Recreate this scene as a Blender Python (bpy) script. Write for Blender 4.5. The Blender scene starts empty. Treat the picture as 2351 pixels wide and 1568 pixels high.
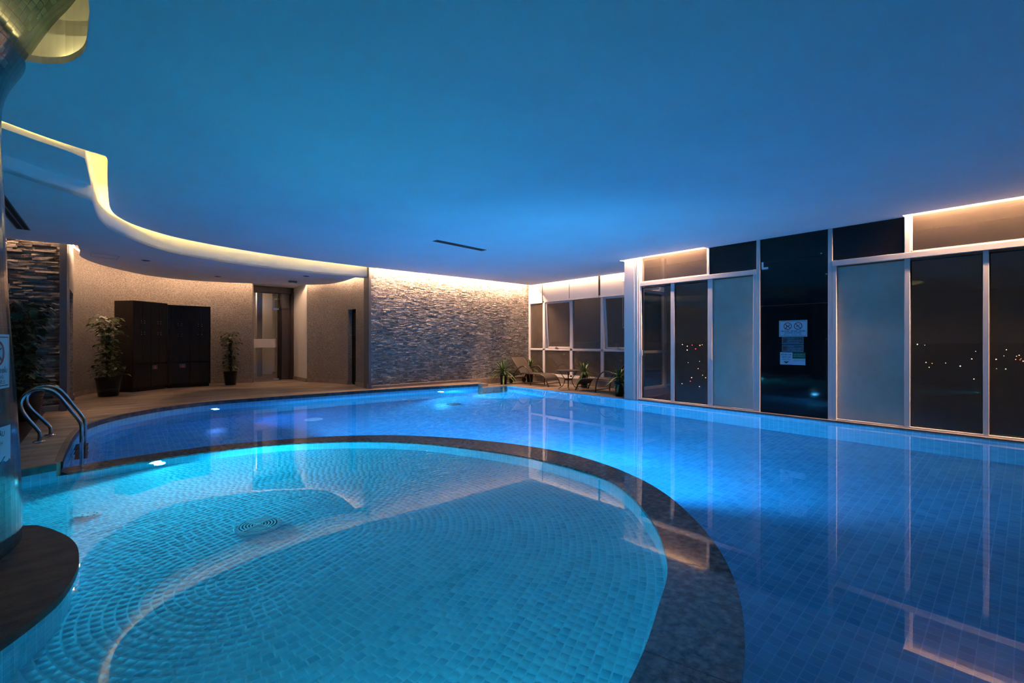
import bpy, bmesh, math, random
from mathutils import Vector, Matrix, noise
from mathutils.geometry import tessellate_polygon
random.seed(7)
SC = bpy.context.scene
C = SC.collection
PI = math.pi
# ---------------------------------------------------------------- camera, world, exposure
YAW = math.atan2(912.5, 1045.0)          # camera heading, clockwise from +Y
sY, cY = math.sin(YAW), math.cos(YAW)
EYE = 1.283
F = 1045.0
cam_data = bpy.data.cameras.new('camera')
cam_data.sensor_width = 36.0
cam_data.lens = 36.0 * F / 2351.0
cam_data.clip_start = 0.05
cam_data.clip_end = 6000
cam = bpy.data.objects.new('camera', cam_data)
C.objects.link(cam)
cam.location = (0, 0, EYE)
cam.rotation_euler = (PI/2, 0, -YAW)
SC.camera = cam
SC.view_settings.view_transform = 'Standard'
SC.view_settings.look = 'None'
SC.view_settings.exposure = 0.0
SC.view_settings.gamma = 1.0
SC.view_settings.use_curve_mapping = False
cy = SC.cycles
cy.max_bounces = 11
cy.diffuse_bounces = 5
cy.use_adaptive_sampling = True
cy.adaptive_threshold = 0.025
cy.glossy_bounces = 4
cy.transmission_bounces = 8
cy.transparent_max_bounces = 12
cy.caustics_reflective = True
cy.caustics_refractive = True
cy.blur_glossy = 0.3
cy.sample_clamp_indirect = 8.0
cy.use_denoising = True
cy.time_limit = 1150
world = bpy.data.worlds.new('night')
SC.world = world
world.use_nodes = True
wb = world.node_tree.nodes['Background']
wb.inputs[0].default_value = (0.055, 0.042, 0.035, 1)   # hazy orange-brown night sky over the city
wb.inputs[1].default_value = 0.22
# lamp strengths in one place
LENS = 60.0          # how bright a lamp's lens looks
KIDDIE_W = 620.0     # watts of the lamps in the shallow pool
POOL_W = 620.0       # watts of the lamps in the deep pool
LED_WARM = 150.0
LED_YEL = 85.0
COL_CYAN = (0.01, 0.60, 0.90)
COL_BLUE = (0.04, 0.40, 0.90)
WARM = (1.0, 0.62, 0.38)
YELLOW = (1.0, 0.68, 0.12)

def Wd(d, r): return (d*sY + r*cY, d*cY - r*sY)
def P(px, py, z):
    d = (z-EYE)*F/(784.0-py); return Wd(d, (px-1175.5)/F*d)
def PXw(px, py, X):
    k = (px-1175.5)/F; d = X/(sY+k*cY); return Wd(d, k*d)[1], EYE+(784.0-py)*d/F
def PYw(px, py, Y):
    k = (px-1175.5)/F; d = Y/(cY-k*sY); return Wd(d, k*d)[0], EYE+(784.0-py)*d/F

# ---------------------------------------------------------------- helpers
def tag(o, label=None, cat=None, group=None, kind=None):
    if label: o['label'] = label
    if cat: o['category'] = cat
    if group: o['group'] = group
    if kind: o['kind'] = kind
    return o

def empty(name, loc=(0, 0, 0), rz=0.0):
    o = bpy.data.objects.new(name, None)
    C.objects.link(o); o.location = loc; o.rotation_euler = (0, 0, rz)
    o.empty_display_size = 0.1
    return o

def copy_tree(o, parent=None):
    c = o.copy(); C.objects.link(c); c.parent = parent
    for ch in o.children: copy_tree(ch, c)
    return c

class MB:
    def __init__(self): self.v = []; self.f = []; self.uv = []; self.mi = []; self.use_uv = False
    def quad(self, a, b, c, d, uv=None, m=0):
        n = len(self.v); self.v += [tuple(a), tuple(b), tuple(c), tuple(d)]
        self.f.append((n, n+1, n+2, n+3)); self.mi.append(m)
        self.uv += list(uv) if uv else [(0, 0)]*4
        if uv: self.use_uv = True
    def poly(self, pts, m=0):
        n = len(self.v); self.v += [tuple(p) for p in pts]
        self.f.append(tuple(range(n, n+len(pts)))); self.mi.append(m); self.uv += [(0, 0)]*len(pts)
    def raw(self, vs, fs, m=0):
        n = len(self.v); self.v += [tuple(p) for p in vs]
        for f in fs:
            self.f.append(tuple(n+i for i in f)); self.mi.append(m); self.uv += [(0, 0)]*len(f)
    def box(self, x0, y0, z0, x1, y1, z1, M=None, m=0):
        vs = [(x0,y0,z0),(x1,y0,z0),(x1,y1,z0),(x0,y1,z0),(x0,y0,z1),(x1,y0,z1),(x1,y1,z1),(x0,y1,z1)]
        if M is not None: vs = [tuple(M @ Vector(p)) for p in vs]
        self.raw(vs, [(0,3,2,1),(4,5,6,7),(0,1,5,4),(1,2,6,5),(2,3,7,6),(3,0,4,7)], m)
        return self
    def tube(self, path, r, n=10, caps=True, m=0):
        path = [Vector(p) for p in path]
        rs = r if isinstance(r, (list, tuple)) else [r]*len(path)
        t0 = (path[1]-path[0]).normalized()
        up = Vector((0, 0, 1)) if abs(t0.z) < .9 else Vector((1, 0, 0))
        u = t0.cross(up).normalized()
        vs = []
        for i, p in enumerate(path):
            if i == 0: t = path[1]-path[0]
            elif i == len(path)-1: t = path[-1]-path[-2]
            else: t = (path[i+1]-path[i]).normalized()+(path[i]-path[i-1]).normalized()
            t.normalize()
            u = (u - t*u.dot(t)).normalized(); w = t.cross(u)
            for k in range(n):
                a = 2*PI*k/n; vs.append(p+(u*math.cos(a)+w*math.sin(a))*rs[i])
        fs = []
        for i in range(len(path)-1):
            for k in range(n):
                a = i*n+k; b = i*n+(k+1) % n
                fs.append((a, b, b+n, a+n))
        if caps:
            fs.append(tuple(reversed(range(n)))); fs.append(tuple((len(path)-1)*n+k for k in range(n)))
        self.raw(vs, fs, m); return self
    def lathe(self, prof, cx=0, cy=0, n=32, m=0, M=None, caps=True):
        vs = []
        for r, z in prof:
            for k in range(n):
                a = 2*PI*k/n; p = Vector((cx+r*math.cos(a), cy+r*math.sin(a), z))
                vs.append(M @ p if M is not None else p)
        fs = []
        for i in range(len(prof)-1):
            for k in range(n):
                a = i*n+k; b = i*n+(k+1) % n
                fs.append((a, b, b+n, a+n))
        if caps: fs.append(tuple(reversed(range(n)))); fs.append(tuple((len(prof)-1)*n+k for k in range(n)))
        self.raw(vs, fs, m); return self
    def plate(self, loops, z0, z1, m=0, side_m=None):
        """horizontal slab; loops[0] the outline, others holes"""
        sm = m if side_m is None else side_m
        loops3 = [[Vector((x, y, 0)) for x, y in l] for l in loops]
        flat = [p for l in loops3 for p in l]
        tris = tessellate_polygon(loops3)
        for t in tris:
            a, b, c = [flat[i] for i in t]
            if (b-a).cross(c-a).z < 0: b, c = c, b
            self.poly([(a.x,a.y,z1),(b.x,b.y,z1),(c.x,c.y,z1)], m)
            self.poly([(a.x,a.y,z0),(c.x,c.y,z0),(b.x,b.y,z0)], m)
        for l in loops3:
            for i in range(len(l)):
                a, b = l[i], l[(i+1) % len(l)]
                self.quad((a.x,a.y,z0),(b.x,b.y,z0),(b.x,b.y,z1),(a.x,a.y,z1), m=sm)
        return self
    def ribbon(self, pts, z0, z1, tile=None, m=0, u0=0.0, vz=0.0):
        """vertical strip along a polyline, uv in tiles"""
        u = u0
        for i in range(len(pts)-1):
            a, b = pts[i], pts[i+1]
            du = math.hypot(b[0]-a[0], b[1]-a[1])
            t = tile or 1.0
            self.quad((a[0],a[1],z0),(b[0],b[1],z0),(b[0],b[1],z1),(a[0],a[1],z1),
                      [(u/t,(z0-vz)/t),((u+du)/t,(z0-vz)/t),((u+du)/t,(z1-vz)/t),(u/t,(z1-vz)/t)] , m)
            u += du
        return u
    def build(self, name, mats, parent=None, smooth=False, bevel=0.0, weld=False, autosmooth=None):
        me = bpy.data.meshes.new(name)
        me.from_pydata(self.v, [], self.f)
        if self.use_uv:
            ul = me.uv_layers.new(name='UVMap')
            ul.data.foreach_set('uv', [x for p in self.uv for x in p])
        if not isinstance(mats, (list, tuple)): mats = [mats]
        for mt in mats: me.materials.append(mt)
        me.polygons.foreach_set('material_index', self.mi)
        me.update()
        o = bpy.data.objects.new(name, me); C.objects.link(o)
        if parent is not None: o.parent = parent
        if weld or bevel or smooth:
            bm = bmesh.new(); bm.from_mesh(me)
            bmesh.ops.remove_doubles(bm, verts=bm.verts, dist=1e-5)
            bmesh.ops.recalc_face_normals(bm, faces=bm.faces)
            if bevel:
                es = [e for e in bm.edges if len(e.link_faces) == 2 and e.calc_face_angle(0) > .6]
                bmesh.ops.bevel(bm, geom=es, offset=bevel, segments=2, profile=.6, affect='EDGES')
            bm.to_mesh(me); bm.free()
        if smooth:
            me.polygons.foreach_set('use_smooth', [True]*len(me.polygons))
            try: me.set_sharp_from_angle(angle=autosmooth if autosmooth else math.radians(40))
            except Exception: pass
        return o

def catmull(pts, n=6, closed=False):
    out = []
    N = len(pts)
    rng = range(N) if closed else range(N-1)
    for i in rng:
        p0 = pts[(i-1) % N] if closed or i > 0 else pts[0]
        p1 = pts[i]; p2 = pts[(i+1) % N]
        p3 = pts[(i+2) % N] if closed or i+2 < N else pts[-1]
        for k in range(n):
            t = k/n
            out.append(tuple(.5*((2*b)+(-a+c)*t+(2*a-5*b+4*c-d)*t*t+(-a+3*b-3*c+d)*t**3) for a, b, c, d in zip(p0, p1, p2, p3)))
    if not closed: out.append(tuple(pts[-1]))
    return out

def offset(pts, d):
    """shift a 2D polyline sideways (positive: to the left of its direction)"""
    out = []
    for i, p in enumerate(pts):
        a = pts[max(i-1, 0)]; b = pts[min(i+1, len(pts)-1)]
        t = Vector((b[0]-a[0], b[1]-a[1])).normalized()
        out.append((p[0]-t.y*d, p[1]+t.x*d))
    return out

# ---------------------------------------------------------------- materials
def lin(r, g, b):
    f = lambda c: (c/255/12.92) if c/255 <= .04045 else ((c/255+.055)/1.055)**2.4
    return (f(r), f(g), f(b), 1)
class NT:
    def __init__(self, name):
        self.m = bpy.data.materials.new(name); self.m.use_nodes = True
        self.t = self.m.node_tree; self.b = self.t.nodes['Principled BSDF']; self.out = self.t.nodes['Material Output']
    def n(self, typ, **kw):
        nd = self.t.nodes.new(typ)
        for k, v in kw.items():
            if k in ('noise_dimensions', 'operation', 'blend_type', 'data_type', 'feature', 'offset', 'offset_frequency', 'squash', 'wave_type', 'bands_direction', 'distribution'): setattr(nd, k, v)
            else: nd.inputs[k].default_value = v
        return nd
    def l(self, a, b): self.t.links.new(a, b)
    def ramp(self, fac, stops):
        r = self.t.nodes.new('ShaderNodeValToRGB')
        el = r.color_ramp.elements
        while len(el) < len(stops): el.new(.5)
        for e, (p, c) in zip(el, stops): e.position = p; e.color = c
        self.l(fac, r.inputs[0]); return r.outputs[0]
    def bump(self, h, strength=.3, dist=.01):
        b = self.n('ShaderNodeBump'); b.inputs['Strength'].default_value = strength; b.inputs['Distance'].default_value = dist
        self.l(h, b.inputs['Height']); self.l(b.outputs[0], self.b.inputs['Normal']); return b
    def coord(self, which='Object', scale=(1, 1, 1), rot=(0, 0, 0)):
        tc = self.t.nodes.new('ShaderNodeTexCoord'); mp = self.t.nodes.new('ShaderNodeMapping')
        mp.inputs['Scale'].default_value = scale; mp.inputs['Rotation'].default_value = rot
        self.l(tc.outputs[which], mp.inputs[0]); return mp.outputs[0]
def plain(name, col, rough=.5, metal=0.0, spec=None, emis=None, estr=0.0):
    n = NT(name); b = n.b
    b.inputs['Base Color'].default_value = col if len(col) == 4 else (*col, 1)
    b.inputs['Roughness'].default_value = rough; b.inputs['Metallic'].default_value = metal
    if spec is not None: b.inputs['Specular IOR Level'].default_value = spec
    if emis: b.inputs['Emission Color'].default_value = (*emis, 1); b.inputs['Emission Strength'].default_value = estr
    return n.m
def emissive(name, col, s):
    n = NT(name); e = n.n('ShaderNodeEmission'); e.inputs[0].default_value = (*col, 1); e.inputs[1].default_value = s
    n.l(e.outputs[0], n.out.inputs[0]); return n.m

def noisy(name, c1, c2, scale=8, rough=.6, bump=.2, bdist=.01, detail=5, stretch=(1,1,1), metal=0, bscale=None, spec=None, pos=(.35,.65)):
    n = NT(name); co = n.coord('Object', stretch)
    a = n.n('ShaderNodeTexNoise', Scale=scale, Detail=detail); n.l(co, a.inputs['Vector'])
    n.l(n.ramp(a.outputs['Fac'], [(pos[0], c1), (pos[1], c2)]), n.b.inputs['Base Color'])
    n.b.inputs['Roughness'].default_value = rough; n.b.inputs['Metallic'].default_value = metal
    if spec is not None: n.b.inputs['Specular IOR Level'].default_value = spec
    if bump:
        h = a
        if bscale:
            h = n.n('ShaderNodeTexNoise', Scale=bscale, Detail=4); n.l(co, h.inputs['Vector'])
        n.bump(h.outputs['Fac'], bump, bdist)
    return n.m

def tile_mat(name, c1, c2, grout, scale=1.0, mortar=.045, coord='UV', rough=.18, offset=0.0, rowheight=1.0, bump=.5, w=1.0, bdist=.006, wave=.8, fac=.045):
    n = NT(name); co = n.coord(coord, (scale, scale, scale))
    wob = n.n('ShaderNodeTexNoise', Scale=2.2, Detail=1); n.l(co, wob.inputs['Vector'])
    mx = n.n('ShaderNodeMixRGB', Fac=fac); mx.blend_type = 'ADD'; n.l(co, mx.inputs[1]); n.l(wob.outputs['Color'], mx.inputs[2])
    br = n.n('ShaderNodeTexBrick', offset=offset)
    br.inputs['Scale'].default_value = 1.0; br.inputs['Mortar Size'].default_value = mortar; br.inputs['Mortar Smooth'].default_value = .35
    br.inputs['Brick Width'].default_value = w; br.inputs['Row Height'].default_value = rowheight; br.inputs['Bias'].default_value = -.1
    br.inputs['Color1'].default_value = c1; br.inputs['Color2'].default_value = c2; br.inputs['Mortar'].default_value = grout
    n.l(mx.outputs[0], br.inputs['Vector'])
    colo = br.outputs['Color']
    big = n.n('ShaderNodeTexNoise', Scale=.35, Detail=2); n.l(co, big.inputs['Vector'])
    r = n.ramp(big.outputs['Fac'], [(.3, (.86, .86, .86, 1)), (.7, (1, 1, 1, 1))])
    mm = n.n('ShaderNodeMixRGB', Fac=1.0); mm.blend_type = 'MULTIPLY'; n.l(colo, mm.inputs[1]); n.l(r, mm.inputs[2])
    n.l(mm.outputs[0], n.b.inputs['Base Color'])
    n.b.inputs['Roughness'].default_value = rough
    inv = n.n('ShaderNodeMath', operation='SUBTRACT'); inv.inputs[0].default_value = 1.0; n.l(br.outputs['Fac'], inv.inputs[1])
    sm = n.n('ShaderNodeTexNoise', Scale=1.7, Detail=1); n.l(co, sm.inputs['Vector'])
    ad = n.n('ShaderNodeMath', operation='MULTIPLY_ADD'); n.l(sm.outputs['Fac'], ad.inputs[0]); ad.inputs[1].default_value = wave; n.l(inv.outputs[0], ad.inputs[2])
    n.bump(ad.outputs[0], bump, bdist)
    return n.m

def glass_pane(name, haze_col, haze, haze_scale=3.0, reflect=1.0, rough=0.0, trans=(1,1,1,1)):
    """thin pane: clear glass with a film of condensation"""
    n = NT(name)
    tr = n.n('ShaderNodeBsdfTransparent'); tr.inputs[0].default_value = trans
    gl = n.n('ShaderNodeBsdfGlossy', Roughness=rough)
    fr = n.n('ShaderNodeFresnel', IOR=1.52)
    di = n.n('ShaderNodeBsdfDiffuse'); di.inputs[0].default_value = haze_col
    tl = n.n('ShaderNodeBsdfTranslucent'); tl.inputs[0].default_value = haze_col
    m0 = n.n('ShaderNodeMixShader', Fac=.35); n.l(di.outputs[0], m0.inputs[1]); n.l(tl.outputs[0], m0.inputs[2])
    co = n.coord('Object'); nz = n.n('ShaderNodeTexNoise', Scale=haze_scale, Detail=6, Roughness=.6); n.l(co, nz.inputs['Vector'])
    mr = n.n('ShaderNodeMapRange'); mr.inputs['From Min'].default_value = .3; mr.inputs['From Max'].default_value = .7
    mr.inputs['To Min'].default_value = haze*.75; mr.inputs['To Max'].default_value = min(1, haze*1.25); n.l(nz.outputs['Fac'], mr.inputs['Value'])
    m1 = n.n('ShaderNodeMixShader'); n.l(mr.outputs[0], m1.inputs[0]); n.l(tr.outputs[0], m1.inputs[1]); n.l(m0.outputs[0], m1.inputs[2])
    mu = n.n('ShaderNodeMath', operation='MULTIPLY'); n.l(fr.outputs[0], mu.inputs[0]); mu.inputs[1].default_value = reflect
    m2 = n.n('ShaderNodeMixShader'); n.l(mu.outputs[0], m2.inputs[0]); n.l(m1.outputs[0], m2.inputs[1]); n.l(gl.outputs[0], m2.inputs[2])
    n.l(m2.outputs[0], n.out.inputs[0])
    return n.m

M = {}
M['white'] = plain('white_paint', (.62, .60, .58), .55)
M['ceiling'] = noisy('ceiling_paint', (.78, .78, .78, 1), (.82, .82, .82, 1), 1.2, .75, .03, .003, bscale=60)
M['alu'] = plain('white_powder_coated_aluminium', (.62, .56, .52), .38)
M['rubber'] = plain('black_rubber', (.012, .012, .012), .6)
M['steel'] = plain('polished_steel', (.62, .62, .62), .16, 1.0)
M['dark_wood'] = noisy('dark_wenge_veneer', (.010, .007, .006, 1), (.021, .015, .012, 1), 4, .6, .12, .002, 6, (14, 14, .6), spec=.2)
M['brown_wood'] = noisy('brown_wood', (.030, .018, .012, 1), (.06, .038, .026, 1), 4, .45, .15, .002, 6, (14, 14, .6))
M['black_panel'] = plain('black_glass_panel', (.007, .005, .005), .05, 0, .22)
M['frost'] = glass_pane('frosted_glass', (.75, .66, .55, 1), .88, 1.0, .7, .22)
M['hazy'] = glass_pane('misted_glass', (.26, .20, .155, 1), .36, 2.4, .7)
M['hazy_door'] = glass_pane('lightly_misted_glass', (.26, .20, .15, 1), .14, 1.6, .8)
M['clear'] = glass_pane('clear_glass', (.5, .5, .5, 1), .015, 1.0, 1.0)
M['blind'] = noisy('white_blind_fabric', (.60, .57, .54, 1), (.66, .63, .60, 1), 30, .8, .1, .001, 3, (1, 1, 4))
M['deck'] = None
M['granite'] = noisy('dark_granite', (.012, .012, .014, 1), (.085, .080, .080, 1), 11, .42, .55, .006, 12, bscale=55, pos=(.36, .74))
M['wet_granite'] = noisy('wet_dark_granite', (.006, .006, .008, 1), (.20, .185, .18, 1), 22, .5, .8, .006, 14, bscale=90, pos=(.38, .72))
wbsdf = M['wet_granite'].node_tree.nodes['Principled BSDF']; wbsdf.inputs['Coat Weight'].default_value = .9; wbsdf.inputs['Coat Roughness'].default_value = .04
M['granite_top'] = noisy('brown_black_granite', (.010, .008, .006, 1), (.085, .062, .045, 1), 7, .42, .8, .006, 14, (1, 2.0, 1), bscale=140, pos=(.38, .72))
M['black_plastic'] = plain('black_plastic', (.005, .005, .005), .3, 0, .3)
M['sling'] = noisy('brown_sling_fabric', (.030, .019, .014, 1), (.048, .031, .022, 1), 160, .7, .2, .001)
M['bronze'] = plain('bronze_painted_tube', (.06, .040, .028), .35, .5)
M['table_top'] = plain('brown_table_top', (.09, .055, .04), .35)
M['soil'] = noisy('potting_soil', (.01, .007, .005, 1), (.03, .02, .015, 1), 40, .9, .5, .01)
M['moss'] = noisy('moss_pole', (.018, .012, .008, 1), (.045, .03, .018, 1), 60, .9, .6, .01)
M['white_plastic'] = plain('white_plastic', (.72, .72, .70), .4)
M['drain'] = plain('pale_drain_plastic', (.66, .78, .82), .35)
M['vent_dark'] = plain('vent_shadow_gap', (.006, .006, .007), .8)
M['grey_paint'] = plain('grey_painted_metal', (.10, .095, .095), .45)
M['skirting'] = noisy('beige_skirting_tile', (.20, .155, .125, 1), (.27, .21, .17, 1), 6, .4, .05, .002)
M['red'] = plain('sign_red', (.35, .012, .014), .5)
M['ink'] = plain('sign_ink', (.012, .012, .02), .5)
M['sign_white'] = plain('sign_white', (.50, .54, .60), .35)
M['sign_grey'] = plain('sign_grey', (.055, .062, .078), .4)
M['sign_pale'] = plain('sign_pale_ink', (.33, .36, .40), .5)
M['green'] = plain('sign_green', (.012, .085, .035), .45)
M['orange'] = plain('sticker_red', (.42, .05, .03), .5)
M['led'] = emissive('warm_led', WARM, LED_WARM*1.05)
M['led_bright'] = emissive('warm_led_bright', WARM, LED_WARM*22)
M['led_kink'] = emissive('yellow_led_kink', YELLOW, LED_YEL*.22)
M['led_blind'] = emissive('warm_led_blind', WARM, LED_WARM*1.9)
M['led_left'] = emissive('warm_led_left', WARM, LED_WARM*1.5)
M['led_far'] = emissive('warm_led_far', WARM, LED_WARM*5.5)
M['led_yellow'] = emissive('yellow_led', YELLOW, LED_YEL)
M['led_green'] = emissive('yellow_green_led', (1.0, .80, .30), 17.0)
M['lens_cyan'] = emissive('cyan_lamp_lens', (.15, .75, 1.0), LENS)
M['lens_blue'] = emissive('blue_lamp_lens', (.15, .4, 1.0), LENS)
M['lens_cyan_pool'] = emissive('cyan_pool_lamp_lens', (.15, .6, 1.0), LENS)

# leaves
def leaf_mat(name, c1, c2):
    n = NT(name); co = n.coord('Object'); a = n.n('ShaderNodeTexNoise', Scale=9, Detail=3); n.l(co, a.inputs['Vector'])
    n.l(n.ramp(a.outputs['Fac'], [(.35, c1), (.68, c2)]), n.b.inputs['Base Color'])
    n.b.inputs['Roughness'].default_value = .38
    return n.m
M['leaf'] = leaf_mat('pothos_leaf', (.014, .030, .008, 1), (.085, .095, .02, 1))
M['leaf_dark'] = leaf_mat('dark_pothos_leaf', (.012, .022, .008, 1), (.045, .055, .015, 1))
M['blade'] = leaf_mat('strap_leaf', (.020, .055, .010, 1), (.10, .16, .03, 1))

# travertine deck: long tiles with streaks
n = NT('travertine_deck'); co = n.coord('Object')
a = n.n('ShaderNodeTexNoise', Scale=1.0, Detail=8, Roughness=.6)
co2 = n.coord('Object', (1.2, 5.5, 1), (0, 0, .5)); n.l(co2, a.inputs['Vector'])
colr = n.ramp(a.outputs['Fac'], [(.30, (.06, .038, .026, 1)), (.47, (.21, .150, .108, 1)), (.66, (.36, .275, .20, 1))])
br = n.n('ShaderNodeTexBrick', offset=.5); n.l(n.coord('Object', (1, 1, 1), (0, 0, .08)), br.inputs['Vector'])
br.inputs['Scale'].default_value = 1.0; br.inputs['Mortar Size'].default_value = .004; br.inputs['Brick Width'].default_value = 1.2; br.inputs['Row Height'].default_value = .6
br.inputs['Color1'].default_value = (1, 1, 1, 1); br.inputs['Color2'].default_value = (.82, .82, .82, 1); br.inputs['Mortar'].default_value = (.45, .42, .4, 1)
mm = n.n('ShaderNodeMixRGB', Fac=1.0); mm.blend_type = 'MULTIPLY'; n.l(colr, mm.inputs[1]); n.l(br.outputs['Color'], mm.inputs[2])
n.l(mm.outputs[0], n.b.inputs['Base Color']); n.b.inputs['Roughness'].default_value = .42
n.bump(a.outputs['Fac'], .12, .004)
M['deck'] = n.m
# timber decking
n = NT('dark_timber_decking'); co = n.coord('Object', (1, 1, 1), (0, 0, 0))
br = n.n('ShaderNodeTexBrick', offset=.5); n.l(co, br.inputs['Vector'])
br.inputs['Scale'].default_value = 1; br.inputs['Mortar Size'].default_value = .006; br.inputs['Brick Width'].default_value = 2.2; br.inputs['Row Height'].default_value = .14
br.inputs['Color1'].default_value = (.014, .009, .007, 1); br.inputs['Color2'].default_value = (.024, .014, .010, 1); br.inputs['Mortar'].default_value = (.004, .003, .003, 1)
n.l(br.outputs['Color'], n.b.inputs['Base Color']); n.b.inputs['Roughness'].default_value = .4
inv = n.n('ShaderNodeMath', operation='SUBTRACT'); inv.inputs[0].default_value = 1; n.l(br.outputs['Fac'], inv.inputs[1]); n.bump(inv.outputs[0], .5, .01)
M['timber'] = n.m
# ledgestone: colour differs stone by stone through a per-stone attribute
n = NT('split_face_stone'); co = n.coord('Object')
at = n.n('ShaderNodeAttribute'); at.attribute_name = 'stone'
cr = n.ramp(at.outputs['Fac'], [(.0, (.10, .084, .075, 1)), (.5, (.20, .172, .152, 1)), (.85, (.30, .26, .22, 1)), (1.0, (.42, .36, .30, 1))])
a = n.n('ShaderNodeTexNoise', Scale=26, Detail=8, Roughness=.65); n.l(co, a.inputs['Vector'])
r2 = n.ramp(a.outputs['Fac'], [(.3, (.6, .6, .62, 1)), (.7, (1.1, 1.08, 1.05, 1))])
mm = n.n('ShaderNodeMixRGB', Fac=1.0); mm.blend_type = 'MULTIPLY'; n.l(cr, mm.inputs[1]); n.l(r2, mm.inputs[2])
n.l(mm.outputs[0], n.b.inputs['Base Color']); n.b.inputs['Roughness'].default_value = .75
n.bump(a.outputs['Fac'], .9, .02)
M['stone'] = n.m
# chiselled granite chip wall covering on the curved walls
n = NT('textured_stone_veneer'); co = n.coord('Object')
a = n.n('ShaderNodeTexNoise', Scale=34, Detail=5, Roughness=.6); n.l(n.coord('Object', (1, 1, 1.7)), a.inputs['Vector'])
b2 = n.n('ShaderNodeTexNoise', Scale=1.3, Detail=3); n.l(co, b2.inputs['Vector'])
c1 = n.ramp(a.outputs['Fac'], [(.35, (.10, .082, .07, 1)), (.62, (.30, .255, .215, 1))])
c2 = n.ramp(b2.outputs['Fac'], [(.3, (.82, .8, .78, 1)), (.7, (1, 1, 1, 1))])
mm = n.n('ShaderNodeMixRGB', Fac=1.0); mm.blend_type = 'MULTIPLY'; n.l(c1, mm.inputs[1]); n.l(c2, mm.inputs[2])
n.l(mm.outputs[0], n.b.inputs['Base Color']); n.b.inputs['Roughness'].default_value = .5
n.bump(a.outputs['Fac'], .75, .02)
M['veneer'] = n.m

M['pool_floor'] = tile_mat('pool_floor_tile', (.10, .42, .62, 1), (.06, .32, .52, 1), (.20, .52, .70, 1), 1/.075, .05, 'Object', bump=.35)
M['pool_wall'] = tile_mat('pool_wall_tile', (.20, .52, .66, 1), (.15, .45, .60, 1), (.34, .64, .74, 1), 1.0, .05, 'UV', bump=.35)
M['kid_floor'] = tile_mat('shallow_pool_floor_tile', (.18, .60, .68, 1), (.10, .46, .56, 1), (.30, .74, .82, 1), 1.0, .055, 'UV', offset=0.0, bump=.9, bdist=.010)
M['grout'] = plain('pale_aqua_grout', (.30, .78, .86), .6)
n = NT('shallow_pool_floor_tile'); at = n.n('ShaderNodeAttribute'); at.attribute_name = 'tile'
n.l(n.ramp(at.outputs['Fac'], [(0, (.10, .47, .58, 1)), (.25, (.15, .56, .66, 1)), (1, (.20, .64, .73, 1))]), n.b.inputs['Base Color']); n.b.inputs['Roughness'].default_value = .3
a = n.n('ShaderNodeTexNoise', Scale=40, Detail=2); n.l(n.coord('Object'), a.inputs['Vector']); n.bump(a.outputs['Fac'], .35, .004)
M['kid_floor'] = n.m
M['column_tile'] = tile_mat('dark_teal_mosaic', (.030, .075, .075, 1), (.014, .045, .050, 1), (.004, .008, .009, 1), 1.0, .055, 'UV', rough=.14, bump=.35, bdist=.004, wave=.15, fac=.01)
# water
n = NT('pool_water'); g = n.n('ShaderNodeBsdfGlass', Roughness=0.0, IOR=1.333); g.inputs[0].default_value = (1, 1, 1, 1)
n.l(g.outputs[0], n.out.inputs[0])
M['water'] = n.m

# ---------------------------------------------------------------- plan outlines
far_edge = [(-.374, 5.796), (-.395, 6.3), (-.40, 6.932), (-.39, 7.713), (-.355, 8.3), (-.27, 8.75), (-.11, 9.18), (.197, 9.642),
            (.72, 10.15), (1.40, 10.46), (2.3, 10.50), (3.2, 10.47), (4.1, 10.43), (5.0, 10.36), (6.0, 10.22), (7.0, 10.07), (7.64, 10.0), (8.5, 9.95)]
far_edge = catmull(far_edge, 5)
inner = [(-.634, 6.04), (-.396, 6.132), (-.1, 6.20), (.35, 6.27), (.826, 6.29), (1.356, 6.228), (1.811, 6.052), (2.42, 5.65), (2.92, 5.05),
         (3.22, 4.4), (3.42, 3.80), (3.5, 3.188), (3.46, 2.62), (3.26, 2.22), (2.99, 1.885), (2.734, 1.625), (2.361, 1.349), (1.991, 1.183), (1.559, 1.018), (1.0, .88), (.3, .85), (-.3, 1.05), (-.8, 1.6), (-1.0, 2.3), (-1.5, 3.0)]
inner = catmull(inner, 5)
outer = [(-.46, 6.44), (.1, 6.57), (.781, 6.619), (1.315, 6.54), (1.85, 6.37), (2.394, 6.10), (2.9, 5.70), (3.35, 5.10), (3.65, 4.5), (3.83, 3.95), (3.895, 3.45), (3.83, 2.9),
         (3.68, 2.42), (3.47, 2.03), (3.18, 1.66), (2.871, 1.347), (2.581, 1.12), (2.3, .95), (1.974, .80), (1.6, .66), (1.35, .40), (1.30, -.2)]
outer = catmull(outer, 5)
platform = catmull([(-1.2, 4.55), (-.8, 4.62), (-.471, 4.521), (-.362, 4.406), (-.24, 4.125), (-.178, 3.886), (-.156, 3.66), (-.155, 3.48), (-.172, 3.301), (-.21, 3.12), (-.285, 2.95), (-.40, 2.76), (-.62, 2.5), (-1.0, 2.2)], 4)
COLX, COLY = -1.44, 4.21
DECK_Z = .12
Z_CEIL = 3.073
Z_SOF = 2.88
Z_TOP = 3.30

# ================================================================ SETTING
# deck beyond the pools, raised above the water
deck_outline = far_edge[:-1] + [(7.63, 10.0), (7.63, 10.85), (4.9, 10.85), (4.9, 15.3), (-3.9, 15.3), (-5.2, 15.3), (-5.2, 4.6), (-1.9, 4.6), (-1.5, 5.0), (-1.45, 5.5), (-1.1, 5.85), (-.634, 6.04), (-.46, 6.10), (-.40, 6.0)]
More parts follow.
